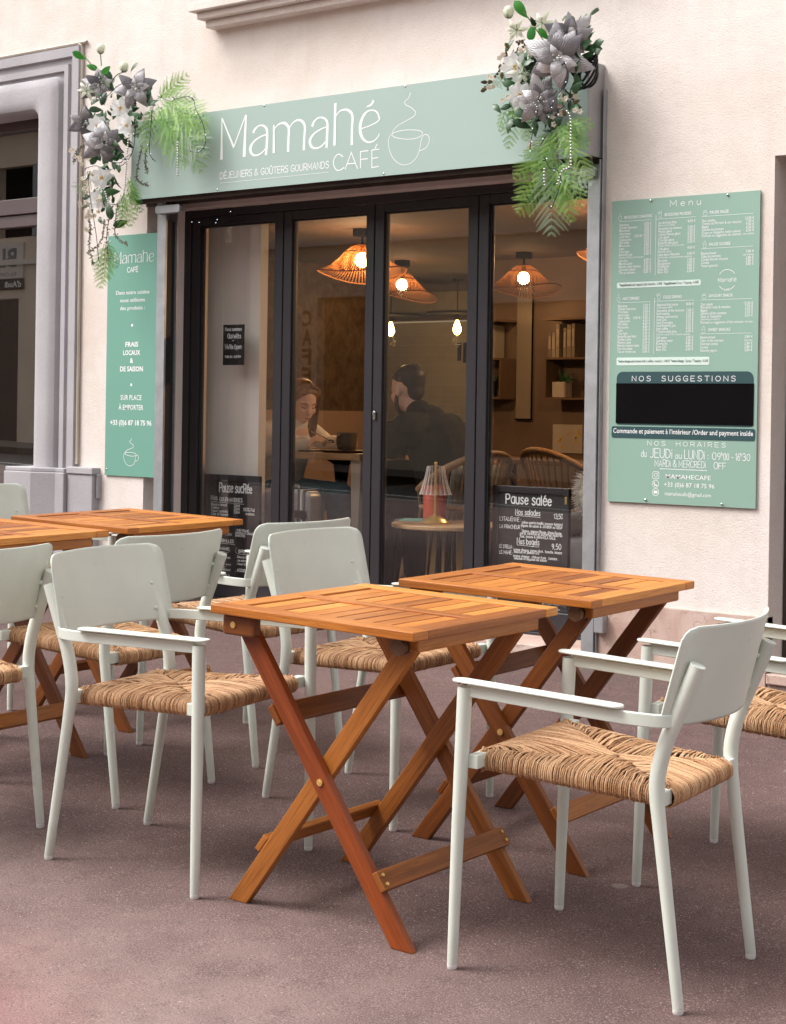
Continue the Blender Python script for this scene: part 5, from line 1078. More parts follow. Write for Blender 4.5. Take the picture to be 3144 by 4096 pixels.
def lilyflower(g, c, rad, rng, dirv=None):
    n, u, v = basis(c, (rng.uniform(-.5, .5), rng.uniform(-.2, .5))); c = V(c); m = MB()
    for i in range(6):
        a = i * math.pi / 3 + rng.uniform(-.2, .2); d = u * math.cos(a) + v * math.sin(a)
        leaf(m, c, c + d * rad * rng.uniform(.8, 1.2) + n * rng.uniform(-.02, .03), rad * .34, n, .35, .30, 6, None, rng.random())
    o = m.build('lily_flower', M_['lily'], g, smooth=50); m = MB()
    for i in range(5):
        a = i * 1.25; d = u * math.cos(a) + v * math.sin(a); m.tube([c, c + n * .025 + d * .012, c + n * .035 + d * .03], [.001, .001, .0022], 5)
    m.build('stamens', M_['stem'], o)
def fern(mb, a, b, rng, wd=.30, droop=.12):
    a, b = V(a), V(b); d = b - a; L = d.length; n = (VIEW - a).normalized()
    n = (n + V((rng.uniform(-.3, .3), 0, rng.uniform(-.2, .35)))).normalized()
    s = d.cross(n).normalized(); up = s.cross(d).normalized(); r = rng.random(); N = max(6, int(L / .027))
    P = lambda t: a + d * t + up * (droop * L * 4 * t * (1 - t))
    mb.tube([P(i / 8) for i in range(9)], [.0018 * (1 - .7 * i / 8) for i in range(9)], 4, r=.1)
    for i in range(1, N + 1):
        t = i / (N + .3); c = P(t); tan = (P(min(1, t + .02)) - P(t - .02)).normalized()
        pl = L * wd * (math.sin(math.pi * (t * .84 + .14)) ** .8) * rng.uniform(.85, 1.12)
        for sg_ in (-1, 1):
            pd = (s * sg_ * .80 + tan * rng.uniform(.6, .95) + up * rng.uniform(-.35, .15)).normalized(); bend = tan * (pl * .12)
            ps = pd.cross(up).normalized(); k = max(4, int(pl / .0062)); rr = min(1, max(0, r * .5 + rng.uniform(-.1, .6))); vs = []; fs = []
            pos = lambda q: c + pd * pl * q + bend * q * q - up * (pl * .12 * q * q)
            for j in range(k):
                q0 = j / k; q1 = (j + .72) / k; h = (.0125 * (1 - q0) ** .7 + .0010) * min(1, .5 + q0 * 3)
                p0, p1 = pos(q0), pos(q1)
                for s2 in (-1, 1):
                    b0 = len(vs); tip = (p0 * .25 + p1 * .75) + pd * .0045 + ps * s2 * h - up * .0012
                    vs += [p0, p1, tip]; fs.append((b0, b0 + 1, b0 + 2))
            mb.add(vs, fs, None, rr)
def beads(mb, path, rad, step):
    P = [V(p) for p in crom(path, 8)]; acc = 0
    for p, q in zip(P, P[1:]):
        l = (q - p).length
        while acc < l:
            mb.sphere(p + (q - p) * (acc / l), rad, 8, 6); acc += step
        acc -= l
def garland(pre, g, seed, F):
    rng = random.Random(seed)
    for k, (c, sz) in enumerate(zip(F[pre + '_poin'], {'L': (.10, .118, .10, .128), 'R': (.155, .11, .115)}[pre])): poinsettia(g, c, sz, rng, (rng.uniform(-.3, .3), rng.uniform(-.3, .2)))
    for c in F[pre + '_clem']: clematis(g, c,   .064 if pre == 'L' else .066, rng, (rng.uniform(-.25, .25), rng.uniform(-.2, .2)))
    for c in F[pre + '_lily']: lilyflower(g, c, .062, rng)
    for c in F[pre + '_bud']:
        m = MB(); m.lathe([(0, -.028), (.014, -.024), (.024, -.008), (.026, .006), (.020, .020), (.010, .027), (0, .028)], 10, c, wob=lambda a, i, r: 1 + .10 * math.sin(5 * a + i)); o = m.build('rose_bud', M_['lily'], g, smooth=50)
        m = MB()
        for i in range(5): a = i * 1.256; leaf(m, V(c) + V((0, 0, -.03)), V(c) + V((.026 * math.cos(a), .026 * math.sin(a), -.006)), .012)
        m.build('sepals', M_['stem'], o)
    for i, c in enumerate(F[pre + '_leaf']):
        m = MB(); a = rng.uniform(-1.2, 1.2) + (2.0 if i % 2 else 0); n, u, v = basis(c, (rng.uniform(-.5, .5), rng.uniform(-.3, .6))); L = rng.uniform(.07, .10); d = u * math.cos(a) + v * math.sin(a)
        leaf(m, V(c) - d * L * .5, V(c) + d * L * .5, L * .46, n, .3, .12, 7, None, rng.random()); m.build('leaf', M_['bright' if i < 3 else 'green'], g, smooth=50)
    m = MB(); cs = F[pre + '_poin'] + F[pre + '_clem']      # dense dark foliage filling the heart of the garland
    for i in range(170):
        c = V(cs[rng.randrange(len(cs))]) + V((rng.gauss(0, .055), rng.uniform(.02, .07), rng.gauss(0, .06))); c.y = min(c.y, -.14)
        d = V((rng.gauss(0, 1), rng.gauss(0, .5), rng.gauss(0, 1))).normalized(); L = rng.uniform(.05, .10)
        leaf(m, c - d * L / 2, c + d * L / 2, L * .45, V((rng.uniform(-.6, .6), -1, rng.uniform(-.3, .8))), .3, .15, 4, None, rng.random())
    m.build('foliage', M_['green'], g, smooth=60)
    for i, (a, b) in enumerate(F[pre + '_fern']):
        m = MB(); fern(m, a, b, rng, rng.uniform(.26, .36), rng.uniform(.03, .14)); m.build('fern_frond', M_['frost' if i % 4 == 3 else 'fern'], g)
        if i % 2 == 0:
            m = MB(); fern(m, V(a) + V((0, .02, .01)), V(b) * .75 + V(a) * .25 + V((rng.uniform(-.05, .05), .03, rng.uniform(-.03, .03))), rng, .34, .08); m.build('fern_frond', M_['bright' if i % 4 else 'fern'], g)
    for p in F[pre + '_bead']:
        m = MB(); beads(m, p, .0056, .0140); m.build('bead_string', M_['silver'], g, smooth=80)
    for p in F[pre + '_wire']:
        m = MB(); q = crom(p, 6); m.tube(q, .0020, 5)
        for i in range(2, len(q) - 1, 9): m.tube([q[i], V(q[i]) + V((rng.uniform(-.014, .014), -.006, rng.uniform(-.014, .014)))], .0024, 5)
        o = m.build('light_wire', M_['wire'], g, smooth=60); m = MB()
        for i in range(2, len(q), 8): m.sphere(V(q[i]) + V((rng.uniform(-.012, .012), -.008, rng.uniform(-.012, .012))), .0016, 6, 4)
        m.build('light', M_['led'], o)
    for p in F[pre + '_twig']:
        m = MB(); q = [V(a) for a in crom(p, 7)]; m.tube(q, [.0026 * (1 - .6 * i / len(q)) for i in range(len(q))], 5); o = m.build('twig', M_['twig'], g, smooth=60)
        m = MB()
        for i in range(1, len(q)):
            for _ in range(5 if pre == 'L' else 1):
                d = V((rng.gauss(0, 1), rng.gauss(0, .6), rng.gauss(-.3, 1))).normalized() * rng.uniform(.008, .022); leaf(m, q[i], q[i] + d, .006 if pre == 'L' else .014, None, .2, .1, 3, None, rng.random())
        m.build('twig_leaves', M_['moss' if pre == 'L' else 'brownleaf'], o)
    for i in range(0, len(F[pre + '_blos']), 3):
        m = MB()
        for c in F[pre + '_blos'][i:i + 3]:
            for _ in range(2):
                cc = V(c) + V((rng.gauss(0, .010), rng.gauss(0, .008), rng.gauss(0, .010))); n, u, v = basis(cc, (rng.uniform(-.6, .6), rng.uniform(-.6, .6)))
                for k in range(5):
                    a = k * 1.2566; d = u * math.cos(a) + v * math.sin(a); leaf(m, cc, cc + d * .014 + n * .004, .014, n, .15, .2, 3, None, rng.random())
        m.build('blossom', M_['cream'], g, smooth=60)
    for c in F.get(pre + '_brleaf', []):
        m = MB(); a = rng.uniform(0, 6.3); n, u, v = basis(c); d = u * math.cos(a) + v * math.sin(a); leaf(m, V(c) - d * .016, V(c) + d * .018, .018, n, .3, .1, 5, None, rng.random()); m.build('leaf', M_['brownleaf'], g, smooth=50)
    for p in F[pre + '_main']:
        m = MB(); m.tube(crom(p, 6), .0028, 6); m.build('stem', M_['stem'], g, smooth=60)
    if pre == 'R':                                      # dark wicker hoop the garland is wired to
        m = MB()
        for k in range(4):
            m.tube([(1.035 + (.045 + .006 * k) * math.cos(R(q)), -.175 - .012 * k, 2.66 + (.055 + .006 * k) * math.sin(R(q) + k * .4)) for q in range(0, 361, 15)], .006, 6)
        m.build('wicker_hoop', M_['wire'], g, smooth=60)
FLW = dict(FL); FLW['L_main'] = list(FL['L_main']); FLW['R_main'] = list(FL['R_main'])
g = thing('flower_garland', 'hanging garland of silver poinsettias and white flowers on the left end of the sign', 'flower garland', (-1.9, -.2, 2.75), 'flower garlands on the sign'); garland('L', g, 5, FLW)
g = thing('flower_garland', 'garland with one big silver poinsettia and long ferns on the right end of the sign', 'flower garland', (.85, -.25, 2.6), 'flower garlands on the sign'); garland('R', g, 9, FLW)
# ------------------------------------------------------------ inside the cafe
FZ = .115
o = MB().add([(-7.2, .36, FZ), (1.3, .36, FZ), (1.3, 7.3, FZ), (-7.2, 7.3, FZ)], [(0, 1, 2, 3)]).build('floor', M_['floor']); o['kind'] = 'structure'
o = MB().b2(-7.3, 1.4, .30, 7.4, 2.40, 2.46).build('ceiling', M_['ceil']); o['kind'] = 'structure'
def wall(name, mat, label, *boxes):
    w = MB()
    for b in boxes: w.b2(*b)
    return tag(w.build(name, M_[mat]), label, 'wall')
wall('partition_wall', 'partition', 'pale painted partition just inside the leftmost glass pane', (-2.10, -1.95, .285, .95, FZ, 2.399))
wall('window_panel', 'partition', 'pale smooth panel standing right behind the leftmost glass pane', (-1.89, -1.48, .44, .50, FZ, 2.399))
wall('front_wall', 'room', 'inner face of the street wall left of the glass doors', (-4.42, -2.101, .285, .36, FZ, 2.399))
st = wall('stone_wall', 'stone', 'rough brown stone side wall behind the seated woman', (-4.42, -4.30, .361, 5.05, 1.18, 2.399))
wall('dado_wall', 'dado', 'smooth pinkish lower wall below the rough stone', (-4.42, -4.29, .361, 5.05, FZ, 1.179))
wall('back_wall', 'room', 'brown back wall of the café carrying the book shelves', (-3.0, 1.399, 4.60, 4.70, FZ, 2.399), (-3.0, -2.9, 4.701, 7.2, FZ, 2.399))
wall('side_wall', 'room', 'brown right hand side wall of the café room', (1.30, 1.40, .29, 4.599, FZ, 2.399))
kw = wall('kitchen_wall', 'tile', 'tiled kitchen wall at the far back of the café', (-7.2, -3.001, 7.20, 7.30, FZ, 2.399))
wall('kitchen_side_wall', 'stone', 'stone wall at the left end of the kitchen', (-7.3, -7.201, 5.051, 7.3, FZ, 2.399), (-7.2, -4.421, 5.0, 5.05, FZ, 2.399))

def pendant(x, y, label, k=1.0, energy=9, tiltd=0):
    t = thing('pendant_lamp', label, 'pendant lamp', (x, y, 2.4), 'string shade pendant lamps')
    m = MB(); m.lathe([(0, -.045), (.062 * k, -.045), (.062 * k, -.0), (0, 0)], 20, (x, y, 2.3995)); m.build('ceiling_rose', M_['black'], t, smooth=40)
    m = MB(); m.tube([(x, y, 2.36), (x, y, 2.31), (x, y, 2.25)], [.006, .010, .020], 8); m.build('cord', M_['black'], t, smooth=60)
    prof = [(.050, -.102), (.078, -.116), (.112, -.148), (.152, -.192), (.195, -.232), (.24, -.262), (.285, -.280)]
    def P(a, i, s=1): 
        r, z = prof[i]; q = i / (len(prof) - 1)
        return V((x + k * r * math.cos(a), y + k * r * math.sin(a), 2.4 + k * (z + .026 * q * q * math.sin(2 * a + tiltd) + .022 * q * math.cos(a + tiltd))))
    m = MB(); N = 76
    for j in range(N):
        a0 = 2 * math.pi * j / N; a1 = a0 + 2 * math.pi / N * .50; vs = []
        for i in range(len(prof)): vs += [P(a0, i), P(a1, i)]
        m.add(vs, [(2 * i, 2 * i + 1, 2 * i + 3, 2 * i + 2) for i in range(len(prof) - 1)])
    for i in (0, 2, 6):
        m.tube([P(2 * math.pi * j / 48, i) for j in range(49)], .004 * k, 5, cap=False)
    m.build('lamp_shade', M_['shade'], t)
    m = MB(); m.sphere((x, y, 2.4 - .195 * k), .048 * k, 16, 10); b = m.build('bulb', M_['bulb'], t, smooth=180)
    ld = bpy.data.lights.new('lamp_light', 'POINT'); ld.energy = energy; ld.color = (1, .60, .28); ld.shadow_soft_size = .05
    lo = bpy.data.objects.new('lamp_light', ld); COL.objects.link(lo); lo.parent = t; lo.location = (0, 0, -.195 * k - .055 * k)
pendant(-2.286, 2.286, 'lit string pendant lamp partly behind the middle door stile', 1.06, 26, .6)
pendant(-3.509, 4.26, 'lit string pendant lamp deeper in the room, right of the middle stile', 1.0, 6, 2.0)
pendant(-2.255, 4.16, 'lit wavy string pendant lamp behind the rightmost glass pane', 1.0, 2.5, 1.1)
pendant(-.155, 2.14, 'lit pendant lamp just peeping out beside the right guide rail', 1.0, 40, .3)
for x, lb in ((-5.02, 'amber filament bulb under a flat black disc, left one over the counter'), (-4.24, 'amber filament bulb under a flat black disc, right one over the counter')):
    t = thing('disc_lamp', lb, 'pendant lamp', (x, 6, 2.4), 'disc pendant lamps over the counter')
    m = MB(); m.tube([(x, 6, 2.399), (x, 6, 2.10)], .005, 6); m.lathe([(0, -.012), (.05, -.012), (.05, 0), (0, 0)], 16, (x, 6, 2.399)); m.build('cord', M_['black'], t)
    m = MB(); m.lathe([(0, 0), (.29, .004), (.29, .022), (.05, .03), (0, .03)], 32, (x, 6, 2.075)); m.build('disc_shade', M_['black'], t, smooth=40)
    m = MB(); m.lathe([(.018, .09), (.018, .05), (.012, .05)], 12, (x, 6, 1.985)); m.build('socket', M_['black'], t)
    m = MB(); m.lathe([(0, -.075), (.018, -.07), (.036, -.045), (.040, -.02), (.028, .02), (.016, .05), (.014, .06)], 14, (x, 6, 1.965)); m.build('bulb', M_['filament'], t, smooth=180)
    ld = bpy.data.lights.new('lamp_light', 'POINT'); ld.energy = 3; ld.color = (1, .62, .25); ld.shadow_soft_size = .05
    lo = bpy.data.objects.new('lamp_light', ld); COL.objects.link(lo); lo.parent = t; lo.location = (0, 0, -.56)
# kitchen fittings
kt = thing('kitchen_shelf', 'lit shelf along the tiled kitchen wall', 'shelf', (-5, 7.1, 2.1))
MB().b2(-6.6, -3.4, 6.95, 7.199, 2.10, 2.13).build('shelf_board', M_['darkwood'], kt); MB().b2(-6.5, -3.5, 7.10, 7.16, 2.088, 2.099).build('light_strip', M_['strip'], kt)
kc = thing('counter', 'dark kitchen counter in front of the tiled wall', 'counter', (-5, 6.5, FZ))
MB().b2(-6.4, -3.3, 6.3, 6.9, FZ, 1.05).build('counter_body', M_['black'], kc); MB().b2(-6.45, -3.25, 6.25, 6.95, 1.051, 1.09).build('counter_top', M_['darkwood'], kc)
w = MB()
for i in range(9): w.b2(-6.6, -3.3, 7.192, 7.199, 1.16 + i * .1, 1.162 + i * .1)
w.build('tile_joint', M_['pot'], kc)
kb = thing('knife_rack', 'row of dark knives hanging on the kitchen tiles', 'knife rack', (-5.0, 7.18, 1.8)); w = MB()
for i in range(5): w.b2(-5.1 + i * .07, -5.07 + i * .07, 7.17, 7.19, 1.70 - .02 * (i % 3), 1.88)
w.build('knives', M_['black'], kb)
M_['shelfwood'] = surf('dull_shelf_wood', (.16, .095, .055), .7, .15, 12)
# shelves with books and pots on the back wall
rng = random.Random(4)
for k, (x0, x1, lb) in enumerate(((-2.19, -1.80, 'open wall shelf with standing books, right one behind the rightmost pane'), (-2.93, -2.60, 'open wall shelf with standing books, left one behind the rightmost pane'))):
    t = thing('wall_shelf', lb, 'shelf', ((x0 + x1) / 2, 4.5, 1.29), 'book shelves on the back wall'); w = MB()
    for z in (1.29, 1.595, 1.895): w.b2(x0, x1, 4.36, 4.599, z, z + .016)
    w.b2(x0, x0 + .014, 4.365, 4.598, 1.306, 1.595); w.b2(x1 - .014, x1, 4.365, 4.598, 1.306, 1.595)
    w.build('shelf_board', M_['shelfwood'], t)
    x = x0 + .02
    for i in range(6 if k == 0 else 5):
        bw = rng.uniform(.022, .042); h = rng.uniform(.18, .26)
        nm = ('tall cream', 'thin white', 'narrow beige', 'short pale', 'slim tan', 'leaning ivory')[i]
        b = thing('book', nm + ' book on the ' + ('right' if k == 0 else 'left') + ' wall shelf behind the rightmost pane', 'book', (x + bw / 2, 4.45, 1.611), 'books on the wall shelves')
        MB().b2(x, x + bw, 4.38, 4.55, 1.612, 1.612 + h).build('cover', surf('book_%d_%d' % (k, i), rng.choice(((.30, .25, .19), (.34, .30, .25), (.24, .19, .13), (.20, .16, .12))), .8, .15), b)
        MB().b2(x + .004, x + bw - .004, 4.3785, 4.3798, 1.62 + h * .3, 1.612 + h * .85).build('spine_label', M_['paper'], b)
        x += bw + .006 + (.03 if i == 2 else 0)
    px = x0 + .10
    t = thing('flower_pot', 'white square pot with a dark plant on the ' + ('right' if k == 0 else 'left') + ' wall shelf', 'pot', (px, 4.46, 1.306), 'white pots on the wall shelves')
    m = MB(); m.prism(rrect(px - .06, px + .06, 4.40, 4.52, .02), 1.307, 1.425, V((1, 0, 0)), V((0, 1, 0))); m.build('pot', M_['pot'], t, bevel=.004)
    m = MB()
    for i in range(26):
        d = V((rng.gauss(.4, 1), rng.gauss(0, .6), rng.uniform(.2, 1.5))).normalized() * rng.uniform(.06, .13); leaf(m, (px + .02, 4.46, 1.42), V((px + .02, 4.46, 1.42)) + d, .02, (0, -1, .2), .2, .2, 4, None, rng.random())
    m.build('foliage', M_['green'], t)
t = thing('wall_panel', 'tall pale framed panel on the back wall between the two book shelves', 'panel', (-2.54, 4.58, 1.14))
MB().b2(-2.592, -2.44, 4.57, 4.599, 1.14, 2.25).build('panel', surf('dim_panel', (.30, .25, .20), .7, .05), t); w = MB(); w.b2(-2.445, -2.435, 4.56, 4.5695, 1.13, 2.25); w.b2(-2.592, -2.4455, 4.56, 4.5695, 1.13, 1.14); w.build('frame', M_['black'], t)
t = thing('picture', 'small picture of yellow leaves low on the back wall', 'picture', (-2.1, 4.59, .9)); MB().b2(-2.25, -1.98, 4.585, 4.599, .88, 1.10).build('print', M_['pot'], t)
m = MB()
for i in range(12): q = V((-2.23 + .22 * rng.random(), 4.583, .92 + .16 * rng.random())); leaf(m, q, q + V((rng.uniform(-.04, .04), 0, rng.uniform(-.04, .04))), .02, (0, -1, 0), 0, 0, 4)
m.build('yellow_leaves', M_['stamen'], t)

# table of the two guests
def legs4(t, x0, x1, y0, y1, z1, r, mat, sp=0.0):
    for x, sx in ((x0, -1), (x1, 1)):
        for y, sy in ((y0, -1), (y1, 1)):
            m = MB(); m.tube([(x + sx * sp, y + sy * sp, FZ), (x, y, z1)], [r * .8, r], 8); m.build('leg', M_[mat], t, smooth=60)
t = thing('cafe_table', 'pale wooden slab table between the seated woman and man', 'table', (-1.62, 1.4, FZ))
MB().b2(-2.0, -1.277, 1.08, 1.66, .89, .93, 0, .75).build('table_top', M_['palewood'], t, bevel=.003)
m = MB(); m.lathe([(0, 0), (.20, 0), (.20, .012), (.05, .03), (.035, .05), (.04, .30), (.055, .36), (.04, .40), (.032, .60), (.05, .74), (.10, .772), (0, .774)], 20, (-1.66, 1.37, FZ)); m.build('pedestal', M_['black'], t, smooth=40)
w = MB(); w.prism([(-1.34, .13), (-1.31, .13), (-1.285, .889), (-1.36, .889)], 0, .05, o=V((0, 1.15, 0))); w.build('leg', M_['pot'], t)

def shell_chair(label, x, y, face):
    t = thing('shell_chair', label, 'chair', (x, y, FZ), 'grey shell chairs inside')
    legs4(t, x - .19, x + .19, y - .19, y + .19, FZ + .43, .012, 'black', .03)
    MB().b2(x - .22, x + .22, y - .22, y + .22, FZ + .431, FZ + .455).build('seat', M_['greyfab'], t, bevel=.01)
    m = MB(); vs = []; fs = []
    for j in range(7):
        for i in range(9):
            q = -1 + i / 4; vs.append((x - face * (.20 + .05 * j / 6 - .05 * q * q), y + .22 * q, FZ + .455 + .052 * j))
    for j in range(6):
        for i in range(8): a = j * 9 + i; fs.append((a, a + 1, a + 10, a + 9))
    m.add(vs, fs); o = m.build('backrest', surf('grey_green_shell', (.16, .19, .19), .5, .05) if face < 0 else M_['greyfab'], t, smooth=60); sd = o.modifiers.new('s', 'SOLIDIFY'); sd.thickness = .012
shell_chair('grey green shell chair under the man in black', -.80, 1.3, -1)
shell_chair('dark shell chair under the woman in the cream jumper', -2.06, 1.22, 1)

# people ------------------------------------------------------
def ell(mb, c, rad, F=None, n=18, m=12):
    """ellipsoid with radii (forward, left, up) in the frame F"""
    k = MB(); k.sphere((0, 0, 0), rad, n, m)
    mb.add([V(c) + (F @ v if F else v) for v in k.v], k.f)
def cap(mb, a, b, ra, rb, n=14):
    a, b = V(a), V(b); d = (b - a); L = d.length; d = d.normalized() if L > 1e-6 else V((0, 0, 1)); P = []; W = []
    for k in range(5): q = R(90 - 90 * k / 4); P.append(a - d * ra * math.sin(q)); W.append(max(.0008, ra * math.cos(q)))
    for k in range(5): q = R(90 * k / 4); P.append(b + d * rb * math.sin(q)); W.append(max(.0008, rb * math.cos(q)))
    mb.tube(P, W, n)
def chain(mb, pts, rads):
    for i in range(len(pts) - 1): cap(mb, pts[i], pts[i + 1], rads[i], rads[i + 1])
def fuse(mb, name, mat, parent, voxel, it=4):
    o = mb.build(name, mat, parent, smooth=180)
    rm = o.modifiers.new('fuse', 'REMESH'); rm.mode = 'VOXEL'; rm.voxel_size = voxel; rm.use_smooth_shade = True
    sm = o.modifiers.new('relax', 'SMOOTH'); sm.iterations = it; sm.factor = .5
    return o
def frame(f, up=V((0, 0, 1))):
    f = V(f).normalized(); l = V(up).cross(f).normalized(); u = f.cross(l)
    return Matrix((f, l, u)).transposed()
def head(mb, c, F, k=1.0, jaw=1.0):
    g_ = lambda a, b, d: V(c) + F @ (V((a, b, d)) * k)
    ell(mb, g_(-.012, 0, .030), (.098 * k, .077 * k, .092 * k), F); ell(mb, g_(.022, 0, -.035), (.070 * k, .060 * k * jaw, .072 * k), F)
    ell(mb, g_(.052, 0, -.082), (.026 * k, .030 * k * jaw, .022 * k), F)
    cap(mb, g_(.083, 0, .008), g_(.100, 0, -.030), .008 * k, .0125 * k)
    for s in (-1, 1):
        cap(mb, g_(.082, s * .012, .022), g_(.066, s * .045, .020), .010 * k, .010 * k)
        ell(mb, g_(.062, s * .035, -.024), (.026 * k, .024 * k, .022 * k), F); ell(mb, g_(.070, s * .030, .000), (.013 * k, .015 * k, .009 * k), F)
        ell(mb, g_(-.006, s * .077, -.008), (.018 * k, .010 * k, .030 * k), F); cap(mb, g_(.090, s * .008, -.030), g_(.086, s * .012, -.032), .007 * k, .006 * k)
    cap(mb, g_(.084, -.018, -.0555), g_(.084, .018, -.0555), .0065 * k, .0065 * k); cap(mb, g_(.081, -.014, -.066), g_(.081, .014, -.066), .0075 * k, .0075 * k)
def hand(mb, w, d, pal, k=1.0, curl=.5, thumb=1):
    """wrist w, direction d, palm normal pal: palm, four bent fingers and a thumb"""
    F = frame(d, pal); g_ = lambda a, b, c: V(w) + F @ (V((a, b, c)) * k)
    ell(mb, g_(.045, 0, 0), (.050 * k, .040 * k, .017 * k), F)
    for i, (y, l) in enumerate(((.030, .90), (.010, 1.0), (-.010, .95), (-.029, .78))):
        p = g_(.085, y, 0); a = curl * .6; q = p + F @ (V((.036 * math.cos(a), 0, .036 * math.sin(a))) * (k * l)); a += curl
        q2 = q + F @ (V((.026 * math.cos(a), 0, .026 * math.sin(a))) * (k * l)); a += curl * .9
        q3 = q2 + F @ (V((.020 * math.cos(a), 0, .020 * math.sin(a))) * (k * l)); chain(mb, [p, q, q2, q3], [.0095 * k, .0090 * k, .0082 * k, .0068 * k])
    chain(mb, [g_(.022, thumb * .034, .004), g_(.050, thumb * .058, .016), g_(.078, thumb * .058, .030)], [.012 * k, .0105 * k, .0085 * k])
def strands(name, mat, parent, roots, rng, rad=.0014):
    m = MB()
    for P in roots: m.tube(crom(P, 3), [rad] * (3 * (len(P) - 1)) + [rad * .4], 4, cap=False, r=rng.random())
    return m.build(name, mat, parent, smooth=60)
def eyes(t, c, F, k=1.0, mat=None):
    for s in (-1, 1):
        m = MB(); P = [V(c) + F @ (V(q) * k) for q in ((.079, s * .017, .000), (.0835, s * .030, -.0035), (.072, s * .044, .000))]
        m.tube(crom(P, 4), .0024 * k, 6); m.build('eyelid', M_['hairk'], t)
        m = MB(); P = [V(c) + F @ (V(q) * k) for q in ((.0905, s * .014, .020), (.0895, s * .030, .027), (.075, s * .050, .022))]
        m.tube(crom(P, 4), .0030 * k, 6); m.build('eyebrow', M_['hairb'] if mat is None else mat, t)

# the woman with the cup
wm = thing('person', 'woman with long light brown hair and cream jumper, spoon over a dark cup', 'person', (-2.0, 1.22, FZ))
HC = V((-1.835, 1.20, 1.225)); HF = frame((.90, -.28, -.36)); b = MB()
head(b, HC, HF, 1.05)
chain(b, [(-1.885, 1.215, 1.06), (-1.862, 1.21, 1.15)], [.056, .050])
chain(b, [(-2.04, 1.22, .66), (-2.02, 1.22, .80), (-1.95, 1.22, .96), (-1.91, 1.22, 1.05)], [.13, .12, .12, .085])
RS, RE, RW = (-1.95, 1.05, 1.04), (-2.03, 1.02, .99 - .05), (-1.735, 1.14, .985)
LS, LE, LW = (-1.95, 1.39, 1.04), (-1.84, 1.44, .965), (-1.56, 1.33, .985)
for S_, E_, W_ in ((RS, RE, RW), (LS, LE, LW)): chain(b, [(-1.94, 1.22, 1.02), S_, E_, W_], [.07, .052, .040, .027])
hand(b, RW, (.93, .05, .32), (.1, .55, -.75), .92, .75, 1)
hand(b, LW, (.9, -.42, .06), (-.25, -.95, .05), .92, .55, 1)
for s in (-1, 1): chain(b, [(-2.03, 1.22 + s * .08, .64), (-1.60, 1.16 + s * .13, .655), (-1.58, 1.14 + s * .13, .24), (-1.50, 1.14 + s * .13, .16)], [.085, .062, .045, .036])
fuse(b, 'body', M_['skin'], wm, .0075, 3)
b = MB()
chain(b, [(-2.05, 1.22, .70), (-2.03, 1.22, .82), (-1.97, 1.22, .96), (-1.93, 1.22, 1.05)], [.155, .155, .150, .100])
for S_, E_, W_ in ((RS, RE, RW), (LS, LE, LW)):
    d = (V(W_) - V(E_)).normalized(); chain(b, [(-1.95, 1.22, 1.03), S_, E_, V(W_) - d * .012], [.09, .078, .064, .046])
    cap(b, V(W_) - d * .05, V(W_) - d * .012, .044, .042)
chain(b, [(-1.895, 1.215, 1.085), (-1.88, 1.212, 1.11)], [.070, .066])
fuse(b, 'jumper', M_['knit'], wm, .009, 3)
b = MB()
for s in (-1, 1): chain(b, [(-2.04, 1.22 + s * .07, .66), (-1.60, 1.16 + s * .13, .665), (-1.58, 1.14 + s * .13, .25)], [.115, .085, .065])
fuse(b, 'jeans', M_['denim'], wm, .012, 3)
b = MB(); g_ = lambda a, q, d: HC + HF @ V((a, q, d))
ell(b, g_(-.028, 0, .048), (.102, .092, .096), HF); 
for s in (-1, 1):
    chain(b, [g_(.035, s * .062, .085), g_(-.005, s * .090, .03), g_(-.025, s * .096, -.06), g_(-.03, s * .100, -.15), g_(.0, s * .105, -.24)], [.030, .036, .040, .042, .022])
    chain(b, [g_(-.03, s * .085, .02), g_(-.06, s * .085, -.08), g_(-.08, s * .08, -.19)], [.045, .055, .045])
    chain(b, [g_(.066, s * .014, .098), g_(.05, s * .05, .075), g_(.02, s * .080, .035)], [.016, .020, .020])
fuse(b, 'hair', M_['hairb'], wm, .007, 9)
rg = random.Random(2); RT = []
for i in range(240):
    s = rg.choice((-1, 1)); q = rg.uniform(-.06, .06); j = lambda k=.007: rg.uniform(-k, k)
    P = [(.02 - abs(q) * .3 + q, s * .006, .146 - abs(q) * .25), (.012 + q * .8, s * (.070 + j(.006)), .098 + j()), (-.012 + q * .9, s * (.101 + j(.006)), .02 + j()), (-.028 + q, s * (.107 + j(.010)), -.07), (-.03 + q * 1.1 + j(.012), s * (.108 + j(.014)), -.16), (-.01 + q + j(.02), s * (.104 + j(.018)), -.24 + j(.03))]
    RT.append([g_(*p) for p in P])
strands('hair_strands', M_['hairb'], wm, RT, rg)
eyes(wm, HC, HF, 1.05)
m = MB(); P = [HC + HF @ V(q) for q in ((.0945, -.018, -.0645), (.0965, 0, -.0635), (.0945, .018, -.0645))]; m.tube(P, .0034, 6); m.build('lips', surf('lips', (.33, .10, .085), .5, .1), wm)
t = thing('spoon', 'metal spoon with a bite of food held over the cup', 'spoon', (-1.66, 1.15, 1.03))
m = MB(); m.tube([(-1.70, 1.135, 1.055), (-1.62, 1.155, 1.02), (-1.585, 1.165, 1.0)], [.004, .003, .004], 6); ell(m, (-1.572, 1.168, .992), (.024, .015, .008)); m.build('spoon_body', M_['chrome'], t, smooth=60)
m = MB(); ell(m, (-1.572, 1.168, 1.0), (.016, .012, .010)); m.build('food', M_['ceramic'], t, smooth=60)
t = thing('cup', 'large dark stoneware cup on the pale slab table', 'cup', (-1.493, 1.22, .943)); c = (-1.493, 1.22, .946)
